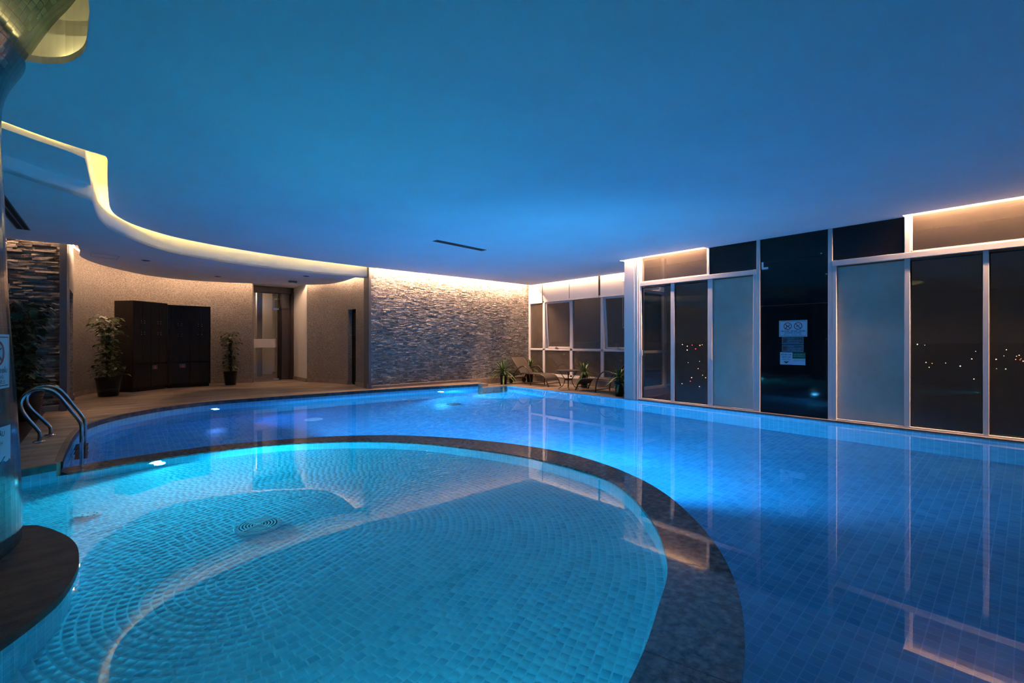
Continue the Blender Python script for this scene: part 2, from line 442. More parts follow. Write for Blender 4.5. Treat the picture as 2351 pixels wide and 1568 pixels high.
# keep the far edge's curve up to x=7.63 only
fe = [p for p in far_edge if p[0] < 7.62]
deck_outline = fe + [(7.63, 9.99), (7.63, 10.85), (4.9, 10.85), (4.9, 15.6), (-5.2, 15.6), (-5.2, 4.6), (-1.9, 4.6), (-1.5, 5.0), (-1.45, 5.5), (-1.1, 5.85), (-.634, 6.04), (-.44, 6.12)]
fe_from = [p for p in fe if p[1] > 6.12]
deck_outline = [(-.41, 6.13)] + fe_from + [(7.63, 9.99), (7.63, 10.85), (4.9, 10.85), (4.9, 15.6), (-5.2, 15.6), (-5.2, 4.6), (-1.9, 4.6), (-1.6, 5.0), (-1.45, 5.5), (-1.1, 5.85), (-.634, 6.04)]
tag(MB().plate([deck_outline], -1.45, DECK_Z).build('floor', M['deck']), kind='structure')
timber = [(-1.02, 10.70), (-.87, 10.45), (-.80, 7.387), (-.95, 6.6), (-1.3, 6.2), (-5.15, 6.2), (-5.15, 10.70)]
timber = [(-.86, 10.70), (-.85, 10.0), (-.80, 7.387), (-.82, 7.0), (-1.3, 6.6), (-5.15, 6.6), (-5.15, 10.70)]
tag(MB().plate([timber], DECK_Z+.001, DECK_Z+.012).build('floor_timber', M['timber']), kind='structure')
# deck where the loungers stand, level with the water
tag(MB().plate([[(8.5, -3.2), (8.62, -3.2), (8.62, 5.55), (10.3, 5.9), (10.3, 10.9), (7.64, 10.9), (7.64, 9.99), (8.5, 9.95)]], -1.45, .02).build('floor', M['deck']), kind='structure')
# near side where the photographer stands
near_deck = [(p[0], p[1]) for p in inner if p[1] < 2.31 and p[0] < 1.56] 
near_deck = [p for p in near_deck if p[0] <= 1.0] + [(-1.0, 2.2), (-1.5, 2.3), (-2.6, 3.0), (-2.8, 4.6), (-5.2, 4.6), (-5.2, -4), (1.3, -4), (1.30, -.2), (1.35, .40)]
tag(MB().plate([near_deck], -1.45, .03).build('floor', M['deck']), kind='structure')
tag(MB().plate([[(1.3, -4), (8.62, -4), (8.62, -3.2), (1.3, -3.2)]], -1.45, .03).build('floor', M['deck']), kind='structure')
# coping of dark granite round the raised deck
cop = MB(); lo = offset([(-1.45, 5.5), (-1.1, 5.85), (-.634, 6.04), (-.42, 6.12)], -.012)
cop.ribbon(offset(fe_from, -.012), .055, DECK_Z+.002); cop.ribbon(lo, .055, DECK_Z+.002)
for pl in (fe_from, [(-1.45, 5.5), (-1.1, 5.85), (-.634, 6.04), (-.42, 6.12)]):
    q = offset(pl, -.012)
    for i in range(len(pl)-1):
        r_, t_ = offset(pl, .045)[i], offset(pl, .045)[i+1]
        cop.quad((*q[i], DECK_Z+.002), (*q[i+1], DECK_Z+.002), (*t_, DECK_Z+.002), (*r_, DECK_Z+.002))
        cop.quad((*q[i], .055), (*q[i+1], .055), (*pl[i+1], .055), (*pl[i], .055))
tag(cop.build('trim_1', M['granite']), kind='structure')
# pool shells
tag(MB().box(-.6, -3.3, -1.5, 8.7, 10.8, -1.3).build('pool_floor', M['pool_floor']), kind='structure')
pw = MB()
TW = .075
pw.ribbon(offset(fe_from, -.004), -1.32, .056, TW)
pw.ribbon([(7.6, 9.995), (8.5, 9.95)], -1.32, .018, TW)
pw.ribbon([(8.496, 9.97), (8.496, -3.2)], -1.32, .018, TW)
pw.ribbon([(8.5, -3.196), (1.3, -3.196)], -1.32, .03, TW)
pw.ribbon([(1.304, -3.2), (1.304, -.2)], -1.32, .03, TW)
tag(pw.build('pool_wall', M['pool_wall']), kind='structure')
kw = MB()
kw.ribbon(offset(inner, -.004), -.39, -.015, .062)
kw.ribbon(offset([(-1.45, 5.5), (-1.1, 5.85), (-.634, 6.04), (-.42, 6.12)], -.006), -.39, .056, .062)
kw.ribbon([(-1.55, 5.0), (-1.45, 5.5)], -.39, .056, .062)
kw.ribbon(offset([(-1.9, 4.56), (-1.6, 5.0), (-1.45, 5.5)], -.005), -.39, .056, .062)
tag(kw.build('pool_wall', M['pool_wall']), kind='structure')
# shallow pool floor: tile rows run round a short spine, row by row
A0, A1 = Vector((.60, 3.17)), Vector((1.26, 3.46))
T = .050
def inside(pt, poly):
    x, y = pt; c = False; j = len(poly)-1
    for i in range(len(poly)):
        xi, yi = poly[i]; xj, yj = poly[j]
        if (yi > y) != (yj > y) and x < (xj-xi)*(y-yi)/(yj-yi)+xi: c = not c
        j = i
    return c
mid = []
kid_poly = [(-.634, 6.04), (-.5, 6.25)] + offset(inner, .12)[4:] + [(-1.7, 3.0), (-2.0, 4.4), (-1.6, 5.1), (-1.5, 5.5), (-1.15, 5.9)]
L = (A1-A0).length; ud = (A1-A0)/L; nd = Vector((-ud.y, ud.x))
def ring_pt(r, s):
    """point at arclength s on the stadium curve of radius r"""
    per = 2*L+2*PI*r; s = s % per
    if s < L: return A0+ud*s-nd*r
    s -= L
    if s < PI*r: a = s/r; return A1+(-nd*math.cos(a)+ud*math.sin(a))*r
    s -= PI*r
    if s < L: return A1-ud*s+nd*r
    s -= L; a = s/max(r, 1e-6); return A0+(nd*math.cos(a)-ud*math.sin(a))*r
def at_ring(r, rm, f):
    """point at fraction f of the stadium ring, same fraction of straight and arc on every radius"""
    per = 2*L+2*PI*rm; s = (f % 1.0)*per
    if s < L: return A0+ud*s-nd*r
    s -= L
    if s < PI*rm: a = s/rm; return A1+(-nd*math.cos(a)+ud*math.sin(a))*r
    s -= PI*rm
    if s < L: return A1-ud*s+nd*r
    s -= L; a = s/rm; return A0+(nd*math.cos(a)-ud*math.sin(a))*r
kv = []; kfa = []; kval = []
trnd = random.Random(21)
ZF = -.37
for k in range(0, 88):
    r0, r1 = max(k*T, .004), (k+1)*T
    rm = (r0+r1)/2; per = 2*L+2*PI*rm; nt = max(5, round(per/(T*1.12))); sh = trnd.random()
    for i in range(nt):
        f0, f1 = (i+sh)/nt, (i+1+sh)/nt
        cpt = at_ring(rm, rm, (f0+f1)/2)
        if not inside((cpt.x, cpt.y), kid_poly): continue
        g = .055/nt; gr = T*.055; bev = .16
        sub = 3 if k < 6 else 1
        h = [.0035+trnd.uniform(-.0016, .0016) for _ in range(4)]
        lo_i, hi_i = r0+gr, r1-gr; b_ = T*bev
        c = trnd.random(); base = len(kv)
        for q in range(sub+1):
            f = f0+g+(f1-f0-2*g)*q/sub
            fi = f0+g+(f1-f0-2*g)*bev+(f1-f0-2*g)*(1-2*bev)*q/sub
            t_ = q/sub
            p0 = at_ring(lo_i, rm, f); p1 = at_ring(lo_i+b_, rm, fi); p2 = at_ring(hi_i-b_, rm, fi); p3 = at_ring(hi_i, rm, f)
            kv += [(p0.x, p0.y, ZF), (p1.x, p1.y, ZF+h[0]*(1-t_)+h[1]*t_), (p2.x, p2.y, ZF+h[3]*(1-t_)+h[2]*t_), (p3.x, p3.y, ZF)]; kval += [c]*4
        for q in range(sub):
            a = base+4*q; b = a+4
            kfa += [(a, b, b+1, a+1), (a+1, b+1, b+2, a+2), (a+2, b+2, b+3, a+3)]
        e = base+4*sub
        kfa += [(base, base+1, base+2, base+3), (e, e+3, e+2, e+1)]
kme = bpy.data.meshes.new('pool_floor'); kme.from_pydata(kv, [], kfa)
katt = kme.attributes.new('tile', 'FLOAT', 'POINT'); katt.data.foreach_set('value', kval)
kme.materials.append(M['kid_floor'])
bm = bmesh.new(); bm.from_mesh(kme); bmesh.ops.recalc_face_normals(bm, faces=bm.faces)
for f in bm.faces:
    if f.normal.z < 0: f.normal_flip()
    f.smooth = True
bm.to_mesh(kme); bm.free()
kob = bpy.data.objects.new('pool_floor', kme); C.objects.link(kob); tag(kob, kind='structure')
tag(MB().plate([[p for p in kid_poly]], -.60, -.3693).build('pool_base', M['grout']), kind='structure')
# dividing wall with granite coping just under the water film
ring = outer[:len(outer)-6] + list(reversed([p for p in inner[2:96]]))
io = [p for p in outer]
ii = [p for p in inner if not (p[0] < -.36 and p[1] > 5)]
ii = ii[:ii.index(min(ii, key=lambda p: abs(p[0]-1.0)+abs(p[1]-.88)))+1]
io = io[:io.index(min(io, key=lambda p: abs(p[0]-1.35)+abs(p[1]-.40)))+1]
div = MB().plate([io+list(reversed(ii))], -1.31, -.016)
tag(div.build('pool_divider', M['granite'] if False else M['pool_wall'], weld=True), kind='structure')
dw = MB(); dw.ribbon(offset(io, .004), -1.31, -.05, TW)
tag(dw.build('pool_wall', M['pool_wall']), kind='structure')
cs = MB().plate([offset(io, .012)+list(reversed(offset(ii, -.012)))], -.050, .004)
tag(cs.build('trim_2', M['wet_granite'], weld=True), kind='structure')
jt = MB()
for f in [i/15 for i in range(1, 15)]:
    a = io[int(f*(len(io)-1))]; b = min(ii, key=lambda p: (p[0]-a[0])**2+(p[1]-a[1])**2)
    t = Vector((b[0]-a[0], b[1]-a[1])).normalized(); s_ = Vector((-t.y, t.x))*.0022
    A_, B_ = Vector(a)-t*.01, Vector(b)+t*.01
    jt.quad((*(A_-s_), .0044), (*(B_-s_),   .0044), (*(B_+s_),   .0044), (*(A_+s_),   .0044))
tag(jt.build('trim_3', M['rubber']), kind='structure')
# water
wpoly = fe_from + [(7.64, 9.99), (8.495, 9.95), (8.495, -3.195), (1.304, -3.195), (1.304, -.2), (1.36, .40), (1.5, .62), (1.55, .9)] + \
        [p for p in inner if p[1] < 2.32 and p[0] < 1.5] + [(-1.3, 2.6), (-1.9, 3.4), (-1.85, 4.5), (-1.6, 5.0), (-1.45, 5.5), (-1.1, 5.85), (-.634, 6.04), (-.42, 6.12)]
wm = MB(); tr = tessellate_polygon([[Vector((x, y, 0)) for x, y in wpoly]])
wm.raw([(x, y, 0) for x, y in wpoly], [tuple(t) for t in tr])
wo = wm.build('pool_water', M['water'], weld=True)
for p in wo.data.polygons:
    if p.normal.z < 0: p.flip()
wo.cycles.is_caustics_caster = True
wo.data.polygons.foreach_set('use_smooth', [True]*len(wo.data.polygons))
tag(wo, 'still clear water filling the deep and the shallow pool', 'water', kind='stuff')

# platform round the column
pl = platform + [(-1.5, 2.3), (-2.6, 3.0), (-2.8, 4.5), (-1.9, 4.6)]
pl_in = offset(platform, .03) + [(-1.5, 2.3), (-2.6, 3.0), (-2.8, 4.5), (-1.9, 4.55)]
tag(MB().plate([pl], -.012, .03).build('trim_4', M['granite_top'], weld=True), kind='structure')
pb = MB().plate([offset(platform, -.028)+[(-1.5, 2.3), (-2.6, 3.0), (-2.8, 4.5), (-1.9, 4.55)]], -.5, -.012)
tag(pb.build('platform_base', M['pool_wall']), kind='structure')
pr = MB(); pr.ribbon(list(reversed(offset(platform, -.024))), -.39, -.012, .062)
tag(pr.build('pool_wall', M['pool_wall']), kind='structure')

# column with mosaic
prof = [(.995, -.1), (.995, .087), (.992, .39), (.983, .65), (.969, .957), (.953, 1.25), (.938, 1.518), (.929, 1.8), (.922, 2.07), (.912, 2.35), (.905, 2.6), (.907, 2.74),
        (.920, 2.83), (.944, 2.92), (.982, 3.01), (1.03, 3.12), (1.09, 3.26), (1.15, 3.38), (1.22, 3.49), (1.30, 3.62), (1.42, 3.78)]
prof = catmull(prof, 3)
cm = MB(); NS = 96; TS = .046; nt = 2*PI*.95/TS; v = 0
for i in range(len(prof)-1):
    (r0, z0), (r1, z1) = prof[i], prof[i+1]; dv = math.hypot(r1-r0, z1-z0)/TS
    for k in range(NS):
        a0, a1 = 2*PI*k/NS, 2*PI*(k+1)/NS
        cm.quad((COLX+r0*math.cos(a0), COLY+r0*math.sin(a0), z0), (COLX+r0*math.cos(a1), COLY+r0*math.sin(a1), z0),
                (COLX+r1*math.cos(a1), COLY+r1*math.sin(a1), z1), (COLX+r1*math.cos(a0), COLY+r1*math.sin(a0), z1),
                [(k/NS*nt, v), ((k+1)/NS*nt, v), ((k+1)/NS*nt, v+dv), (k/NS*nt, v+dv)])
    v += dv
col_o = cm.build('column', M['column_tile'])
col_o.data.polygons.foreach_set('use_smooth', [True]*len(col_o.data.polygons))
tag(col_o, kind='structure')

# ---- ceilings
plate_edge = catmull([(-.687, 5.508), (-.467, 5.68), (-.22, 5.825), (-.10, 5.88), (-.055, 5.96), (-.057, 6.4), (-.06, 6.9), (-.056, 7.7), (-.04, 8.2), (.03, 8.62), (.22, 9.06), (.523, 9.45),
                      (.901, 9.76), (1.452, 10.02), (2.249, 10.28), (3.134, 10.43), (4.0, 10.50), (4.735, 10.56)], 5)
plate_edge = [(-5.1, 3.2), (-2.5, 4.55)] + plate_edge
hole = catmull([(-.62, 4.26), (-.395, 4.219), (-.26, 4.12), (-.185, 3.99), (-.137, 3.83), (-.117, 3.6), (-.103, 3.26), (-.15, 2.75), (-.5, 2.35), (-1.2, 2.15), (-2.2, 2.5), (-2.8, 3.4), (-2.75, 4.2), (-2.45, 4.34), (-1.5, 4.3)], 4, True)
hole = [p for p in hole]
main_plate = plate_edge + [(4.80, 10.53), (9.98, 10.50), (9.98, 6.03), (8.43, 6.03), (8.43, 4.12), (8.70, 4.12), (8.70, 1.22), (8.43, 1.22), (8.43, -4.1), (-5.1, -4.1)]
co_ = MB().plate([main_plate, hole], Z_CEIL, Z_CEIL+.045).build('ceiling', M['ceiling']); tag(co_, kind='structure')
fascia = catmull([(-.78, 6.38), (-.546, 6.648), (-.30, 6.90), (-.20, 7.05), (-.185, 7.4), (-.161, 7.942), (-.10, 8.4), (-.014, 8.735), (.303, 9.50), (.6, 9.98), (.954, 10.33), (1.708, 10.72),
                  (2.4, 10.93), (3.1, 11.02), (3.804, 11.03), (4.3, 10.95), (4.735, 10.80)], 5)
fascia = [(-5.1, 3.9), (-2.0, 5.45)] + fascia
# low soffit over the changing corner
wall_curve = catmull([(-.62, 12.75), (-.64, 12.95), (-.56, 13.4), (-.32, 13.95), (.05, 14.42), (.6, 14.78), (1.25, 14.96), (1.96, 14.92), (2.5, 14.73), (2.935, 14.52)], 5)
wall_curve_r = catmull([(4.15, 13.67), (4.45, 13.2), (4.66, 12.65), (4.74, 12.15)], 5)
sof_in = catmull([(-.46, 10.45), (-.46, 11.0), (-.47, 11.89), (-.17, 12.88), (.435, 13.91), (.85, 14.27), (1.28, 14.45), (1.75, 14.47), (2.19, 14.38), (2.86, 14.14), (3.475, 13.90), (4.02, 13.5), (4.33, 13.2), (4.5, 12.8), (4.57, 12.1), (4.52, 11.1)], 5)
soffit = fascia + [(4.735, 11.1)] + list(reversed(sof_in)) + [(-5.1, 10.45)]
tag(MB().plate([soffit], Z_SOF, Z_SOF+.04).build('ceiling_soffit', M['ceiling']), kind='structure')
fm = MB(); fm.ribbon(fascia, Z_SOF, Z_TOP)
for i in range(len(fascia)-1):
    a, b = offset(fascia, .03)[i], offset(fascia, .03)[i+1]
    fm.quad((*a, Z_SOF), (*b, Z_SOF), (*b, Z_TOP), (*a, Z_TOP))
tag(fm.build('ceiling_fascia', M['ceiling']), kind='structure')
# step between the main ceiling and the soffit on the left
step_near = offset([(-5.1, 3.2), (-2.5, 4.55), (-.687, 5.508), (-.467, 5.68), (-.30, 5.79), (-.235, 5.85)], .08)
stepo = step_near + [(-.215, 6.0), (-.205, 6.5), (-.20, 7.0)] + [p for p in reversed(fascia) if p[1] < 6.99]
tag(MB().plate([stepo], 3.045, 3.32).build('ceiling_step', M['ceiling']), kind='structure')
hole_out = [(COLX+(x-COLX)*1.10, COLY+(y-COLY)*1.10) for x, y in hole]
tag(MB().plate([[(-5.2, -4.2), (11, -4.2), (11, 15.8), (-5.2, 15.8)], hole_out], Z_TOP, Z_TOP+.1).build('ceiling_upper', M['ceiling']), kind='structure')
rc = MB(); hc = hole_out+[hole_out[0]]
rc.ribbon(hc, Z_CEIL+.045, 3.9)
rc.plate([[(-3.2, 1.9), (.3, 1.9), (.3, 4.9), (-3.2, 4.9)]], 3.80, 3.86)
tag(rc.build('ceiling_recess', M['ceiling']), kind='structure')

ZL = Z_TOP-.0125
# ---- LED strips (each lies hidden above a ceiling edge)
def strip(pts, z, w, mat, label, group=None, h=.012):
    mb = MB(); q = offset(pts, w)
    for i in range(len(pts)-1):
        a, b, c, d = pts[i], pts[i+1], q[i+1], q[i]
        mb.raw([(*a, z), (*b, z), (*c, z), (*d, z), (*a, z+h), (*b, z+h), (*c, z+h), (*d, z+h)], [(0,3,2,1),(4,5,6,7),(0,1,5,4),(1,2,6,5),(2,3,7,6),(3,0,4,7)])
    return tag(mb.build('led_strip', mat), label, 'light strip', group)
def hung(pts, z, w, mat, label):
    """strip on a thin aluminium profile that hangs from the slab in the slot"""
    o = strip(pts, z, w, mat, label); m_ = MB()
    for a_, b_ in zip(pts, pts[1:]): m_.quad((*a_, z+.0125), (*b_, z+.0125), (*b_, Z_TOP), (*a_, Z_TOP)); m_.quad((*a_, z+.0125), (a_[0]+.004, a_[1]+.004, Z_TOP), (b_[0]+.004, b_[1]+.004, Z_TOP), (*b_, z+.0125))
    m_.build('mounting_profile', M['alu'], o); return o
hung([(4.80, 10.55), (6.4, 10.55), (8.2, 10.55), (9.98, 10.55)], 3.125, .02, M['led_far'], 'warm light strip along the top of the wide split stone wall')
hung([(10.035, 10.4), (10.035, 6.05)], 3.18, .02, M['led_blind'], 'warm light strip above the white roller blinds')
strip([(8.475, 5.98), (8.475, 4.16)], ZL, .016, M['led_bright'], 'warm light strip above the fanlight by the white pillar')
strip([(8.475, 1.17), (8.475, -3.0)], ZL, .016, M['led_bright'], 'warm light strip above the long fanlight, nearest the picture edge')
strip(offset([p for p in plate_edge if p[1] > 7.9], -.06)[::3]+[(4.62, 10.50)], 3.119, .02, M['led_yellow'], 'yellow light strip washing the curved ceiling fascia')
strip([(.03, 5.97), (.03, 6.5), (.03, 7.1), (.03, 7.8)], 3.119, .02, M['led_kink'], 'yellow light strip at the kink of the ceiling slot')
strip(offset([(-.75, 5.475), (-.687, 5.508), (-.467, 5.68), (-.30, 5.79)], -.05), 3.119, .02, M['led_yellow'], 'yellow light strip in the straight ceiling slot behind the column')
sw = [p for p in sof_in if p[1] > 10.9]
cv = offset(sw, .07)[::2]+[(4.64, 11.2)]
led_cv = hung(cv, 3.03, .02, M['led'], 'warm light strip following the curved wall above the lockers')
strip([(-5.0, 10.56), (-.75, 10.56)], ZL, .02, M['led_left'], 'warm light strip above the dark stone wall beside the column')
hx = [(COLX+(x-COLX)*1.05, COLY+(y-COLY)*1.05) for x, y in hole]
hx = hx+[hx[0]]
hx = [p for p in hx[:-1] if math.hypot(p[0]-COLX, p[1]-COLY) > 1.16]
strip(hx[::2], 3.119, .02, M['led_green'], 'yellow green light strip ringing the tiled column in its ceiling recess')

# ---- stone walls
def ledgestone(name, x0, x1, y, z0, z1, rh, lmin, lmax, depth, seed):
    rnd = random.Random(seed); vs = []; fs = []; at = []
    z = z0
    while z < z1-.005:
        h = rh*rnd.uniform(.8, 1.25)
        zz = min(z+h, z1)
        x = x0-rnd.uniform(0, lmax)
        while x < x1:
            w = rnd.uniform(lmin, lmax); xa, xb = max(x, x0), min(x+w, x1)
            if xb-xa > .01:
                p = depth*(.25+.75*rnd.random()**1.3)
                tilt = [rnd.uniform(-.35, .35)*depth*.6 for _ in range(4)]
                nseg = max(1, int((xb-xa)/.09)); g = .0015
                base = len(vs); c = rnd.random()
                for i in range(nseg+1):
                    xx = xa+g+(xb-xa-2*g)*i/nseg
                    for (zc, tt) in ((z+g, 0), (zz-g, 1)):
                        f = i/nseg
                        yy = y-max(.004, p+tilt[tt*2]*(1-f)+tilt[tt*2+1]*f+rnd.uniform(-.2, .2)*depth*.4)
                        vs.append((xx, yy, zc)); at.append(c)
                        vs.append((xx, y, zc)); at.append(c)
                for i in range(nseg):
                    b = base+4*i
                    fs += [(b, b+4, b+6, b+2), (b+1, b+5, b+4, b), (b+2, b+6, b+7, b+3)]
                fs += [(base, base+2, base+3, base+1)]
                e = base+4*nseg; fs += [(e, e+1, e+3, e+2)]
            x += w
        z = zz
    me = bpy.data.meshes.new(name); me.from_pydata(vs, [], fs)
    att = me.attributes.new('stone', 'FLOAT', 'POINT'); att.data.foreach_set('value', at)
    me.materials.append(M['stone']); me.update()
    o = bpy.data.objects.new(name, me); C.objects.link(o); return tag(o, kind='structure')
ledgestone('wall_far', 4.75, 10.15, 10.78, .19, 3.28, .027, .05, .15, .017, 3)
ledgestone('wall_left', -5.1, -.69, 10.78, .20, 3.28, .036, .07, .30, .050, 4)
tag(MB().box(4.74, 10.78, -.3, 10.5, 11.0, Z_TOP).build('wall_far', M['white']), kind='structure')
tag(MB().box(-5.2, 10.78, -.1, -.69, 11.0, Z_TOP).build('wall_left', M['white']), kind='structure')
tag(MB().box(4.69, 10.70, DECK_Z, 4.75, 11.0, Z_TOP, ).build('trim_5', M['grey_paint'], bevel=.004), kind='structure')
tag(MB().box(-.69, 10.66, DECK_Z, -.60, 11.0, Z_TOP).build('trim_6', M['grey_paint'], bevel=.004), kind='structure')
tag(MB().box(4.75, 10.69, -.0, 10.12, 10.78, .19).build('baseboard_far', M['skirting'], bevel=.004), kind='structure')
tag(MB().box(-5.1, 10.69, DECK_Z, -.70, 10.78, .22).build('baseboard_left', M['skirting'], bevel=.004), kind='structure')
# step block where the raised deck ends
tag(MB().box(7.64, 10.12, .02, 7.95, 10.68, .10).build('step', M['deck'], bevel=.006), 'low stone step at the end of the raised deck by the stone wall', 'step')

# ---- curved veneer walls with door openings
def wall_ribbon(pts, z0, z1, thick, mat, name):
    mb = MB(); q = offset(pts, thick)
    for i in range(len(pts)-1):
        a, b, c, d = pts[i], pts[i+1], q[i+1], q[i]
        mb.raw([(*a, z0), (*b, z0), (*c, z0), (*d, z0), (*a, z1), (*b, z1), (*c, z1), (*d, z1)],
               [(0,3,2,1),(4,5,6,7),(0,1,5,4),(2,3,7,6)] + ([(3,0,4,7)] if i == 0 else []) + ([(1,2,6,5)] if i == len(pts)-2 else []))
    return tag(mb.build(name, mat, smooth=True), kind='structure')
wall_ribbon([(-.60, 10.9), (-.60, 11.25)], DECK_Z, Z_TOP, .12, M['veneer'], 'wall_changing')
wall_ribbon([(-.60, 11.25), (-.615, 12.4)], 2.22, Z_TOP, .12, M['veneer'], 'wall_changing')
wall_ribbon([(-.615, 12.4), (-.62, 12.75)] + wall_curve[1:], DECK_Z, Z_TOP, .12, M['veneer'], 'wall_changing')
wall_ribbon(wall_curve_r, DECK_Z, Z_TOP, .12, M['veneer'], 'wall_changing')
wall_ribbon([(4.74, 12.15), (4.755, 11.66)], 2.14, Z_TOP, .12, M['veneer'], 'wall_changing')
wall_ribbon([(4.755, 11.66), (4.75, 11.3), (4.70, 10.8)], DECK_Z, Z_TOP, .12, M['veneer'], 'wall_changing')
# rooms behind the two dark openings
dk = MB(); dk.box(-2.2, 11.1, 0, -2.1, 12.9, 3); dk.box(-2.2, 11.0, 0, -.75, 11.1, 3); dk.box(-2.2, 12.75, 0, -.78, 12.85, 3)
tag(dk.build('wall_side_room', M['brown_wood']), kind='structure')
dk = MB(); dk.box(5.7, 11.1, 0, 5.8, 13.0, 3); dk.box(4.9, 12.6, 0, 5.8, 12.7, 3); dk.box(4.9, 11.05, 0, 5.8, 11.15, 3)
tag(dk.build('wall_side_room', M['dark_wood']), kind='structure')
# dark louvred door in the right opening
dr = empty('door_3', (4.87, 11.70, DECK_Z)); tag(dr, kind='structure')
MB().box(0, .0, 0, .04, .44, 2.0).build('door_leaf', M['dark_wood'], dr)
lv = MB()
for i in range(14): lv.box(-.012, .05, 1.32+i*.045, .01, .39, 1.345+i*.045)
lv.build('louvre', M['black_plastic'], dr)
# baseboards on the curved walls
def base_ribbon(pts, name='baseboard_changing'):
    mb = MB(); q = offset(pts, -.018)
    for i in range(len(pts)-1):
        a, b, c, d = pts[i], pts[i+1], q[i+1], q[i]
        mb.raw([(*a, DECK_Z), (*b, DECK_Z), (*c, DECK_Z), (*d, DECK_Z), (*a, .225), (*b, .225), (*c, .225), (*d, .225)], [(4,7,6,5),(2,6,7,3),(0,4,5,1),(1,5,6,2),(3,7,4,0)])
    return tag(mb.build(name, M['skirting'], smooth=True), kind='structure')
base_ribbon([(-.615, 12.4), (-.62, 12.75)] + wall_curve[1:]); base_ribbon(wall_curve_r); base_ribbon([(4.755, 11.66), (4.75, 11.3), (4.70, 10.72)])
# recess of the glass door: white side wall, lintel, white recess ceiling
tag(MB().box(4.15, 13.69, DECK_Z, 4.27, 15.3, Z_TOP).build('wall_recess', M['white']), kind='structure')
tag(MB().box(4.125, 13.69, DECK_Z, 4.15, 15.0, .225).build('baseboard_recess', M['skirting']), kind='structure')
tag(MB().plate([[(2.93, 14.56), (4.15, 13.72), (4.2, 13.72), (4.2, 15.3), (2.85, 15.3), (2.85, 14.58)]], 2.93, Z_TOP).build('ceiling_recess', M['white']), kind='structure')
tag(MB().box(2.80, 14.75, DECK_Z, 2.93, 15.3, Z_TOP).build('wall_recess', M['white']), kind='structure')
# lobby behind the glass door
lb = MB(); lb.box(1.5, 19.0, 0, 6, 19.1, 3.2); lb.box(1.4, 15.2, 0, 1.5, 19.1, 3.2); lb.box(6, 15.0, 0, 6.1, 19.1, 3.2); lb.box(1.4, 15.3, 3.0, 6.1, 19.1, 3.1)
tag(lb.build('wall_lobby', M['white']), kind='structure')
tag(MB().box(1.4, 15.6, .02, 6.1, 19.1, DECK_Z).build('floor_lobby', M['deck']), kind='structure')
tag(MB().box(1.5, 15.2, 0, 2.9, 15.35, 3.2).build('wall_lobby', M['dark_wood']), kind='structure')
tag(MB().box(4.2, 15.2, 0, 6.1, 15.35, 3.2).build('wall_lobby', M['dark_wood']), kind='structure')
for (xx, yy, w_) in ((3.55, 16.9, .16), (3.95, 17.9, .3)):
    tag(MB().box(xx, yy, DECK_Z, xx+w_, yy+.16, 3.0).build('lobby_pillar', M['white']), 'pale pillar seen through the glass door'+(', narrower one' if w_ < .2 else ', wider one'), 'pillar')
dp = MB().box(4.05, 16.4, .3, 4.35, 16.45, 2.5); tag(dp.build('wall_lobby', M['dark_wood']), kind='structure')

ll = empty('lobby_light', (3.3, 17.2, 3.0)); tag(ll, 'small warm ceiling light shining inside the lobby behind the glass door', 'lamp')
MB().lathe([(.10, -.02), (.11, -.01), (.11, 0)], n=20).build('housing', M['white_plastic'], ll)
MB().lathe([(.085, -.024), (.085, -.021)], n=20).build('diffuser', emissive('lobby_light_glow', WARM, 60), ll)
lbs = bpy.data.lights.new('lobby_glow', 'POINT'); lbs.energy = 16; lbs.color = WARM; lbs.shadow_soft_size = .08
lbo = bpy.data.objects.new('lobby_glow', lbs); C.objects.link(lbo); lbo.parent = ll; lbo.location = (0, 0, -.14)
# glass entrance door set
d1 = empty('door_1', (2.95, 15.0, DECK_Z)); tag(d1, kind='structure')
fr = MB(); fr.box(0, 0, 0, .05, .28, 2.80); fr.box(.0, 0, 2.62, 1.2, .28, 2.80)
fr.box(1.13, -.05, 0, 1.20, .28, 2.80); fr.build('door_frame', M['brown_wood'], d1, bevel=.004)
MB().box(.90, .10, 0, 1.13, .16, 2.62).build('side_panel', M['brown_wood'], d1)
MB().box(.79, .14, 0, .90, .19, 2.62).build('side_panel', M['dark_wood'], d1)
gl = MB().box(.06, .05, .02, .76, .062, 2.16).build('glass_leaf', M['clear'], d1)
MB().box(.06, .05, 2.18, 1.10, .062, 2.60).build('glass_panel', M['clear'], d1)
MB().box(.10, .045, .98, .72, .049, 1.24).build('frosted_band', plain('frosted_film', (.45, .42, .38), .6), gl)
MB().box(.64, .035, 2.12, .80, .08, 2.17).build('patch_fitting', M['steel'], d1)
MB().box(.64, .035, .0, .80, .08, .05).build('patch_fitting', M['steel'], d1)
h = MB(); h.tube([(.735, -.01, .80), (.735, -.01, 1.28)], .014, 10); h.tube([(.735, -.01, .84), (.735, .05, .84)], .009); h.tube([(.735, -.01, 1.24), (.735, .05, 1.24)], .009)
h.build('door_handle', M['steel'], d1, smooth=True)
MB().box(.02, .0, -.002, 1.15, .25, .008).build('threshold', M['steel'], d1)
tag(MB().box(4.142, 13.86, .36, 4.15, 13.93, .47).build('socket', M['white_plastic'], bevel=.002), 'small white socket plate low on the white recess wall', 'socket')

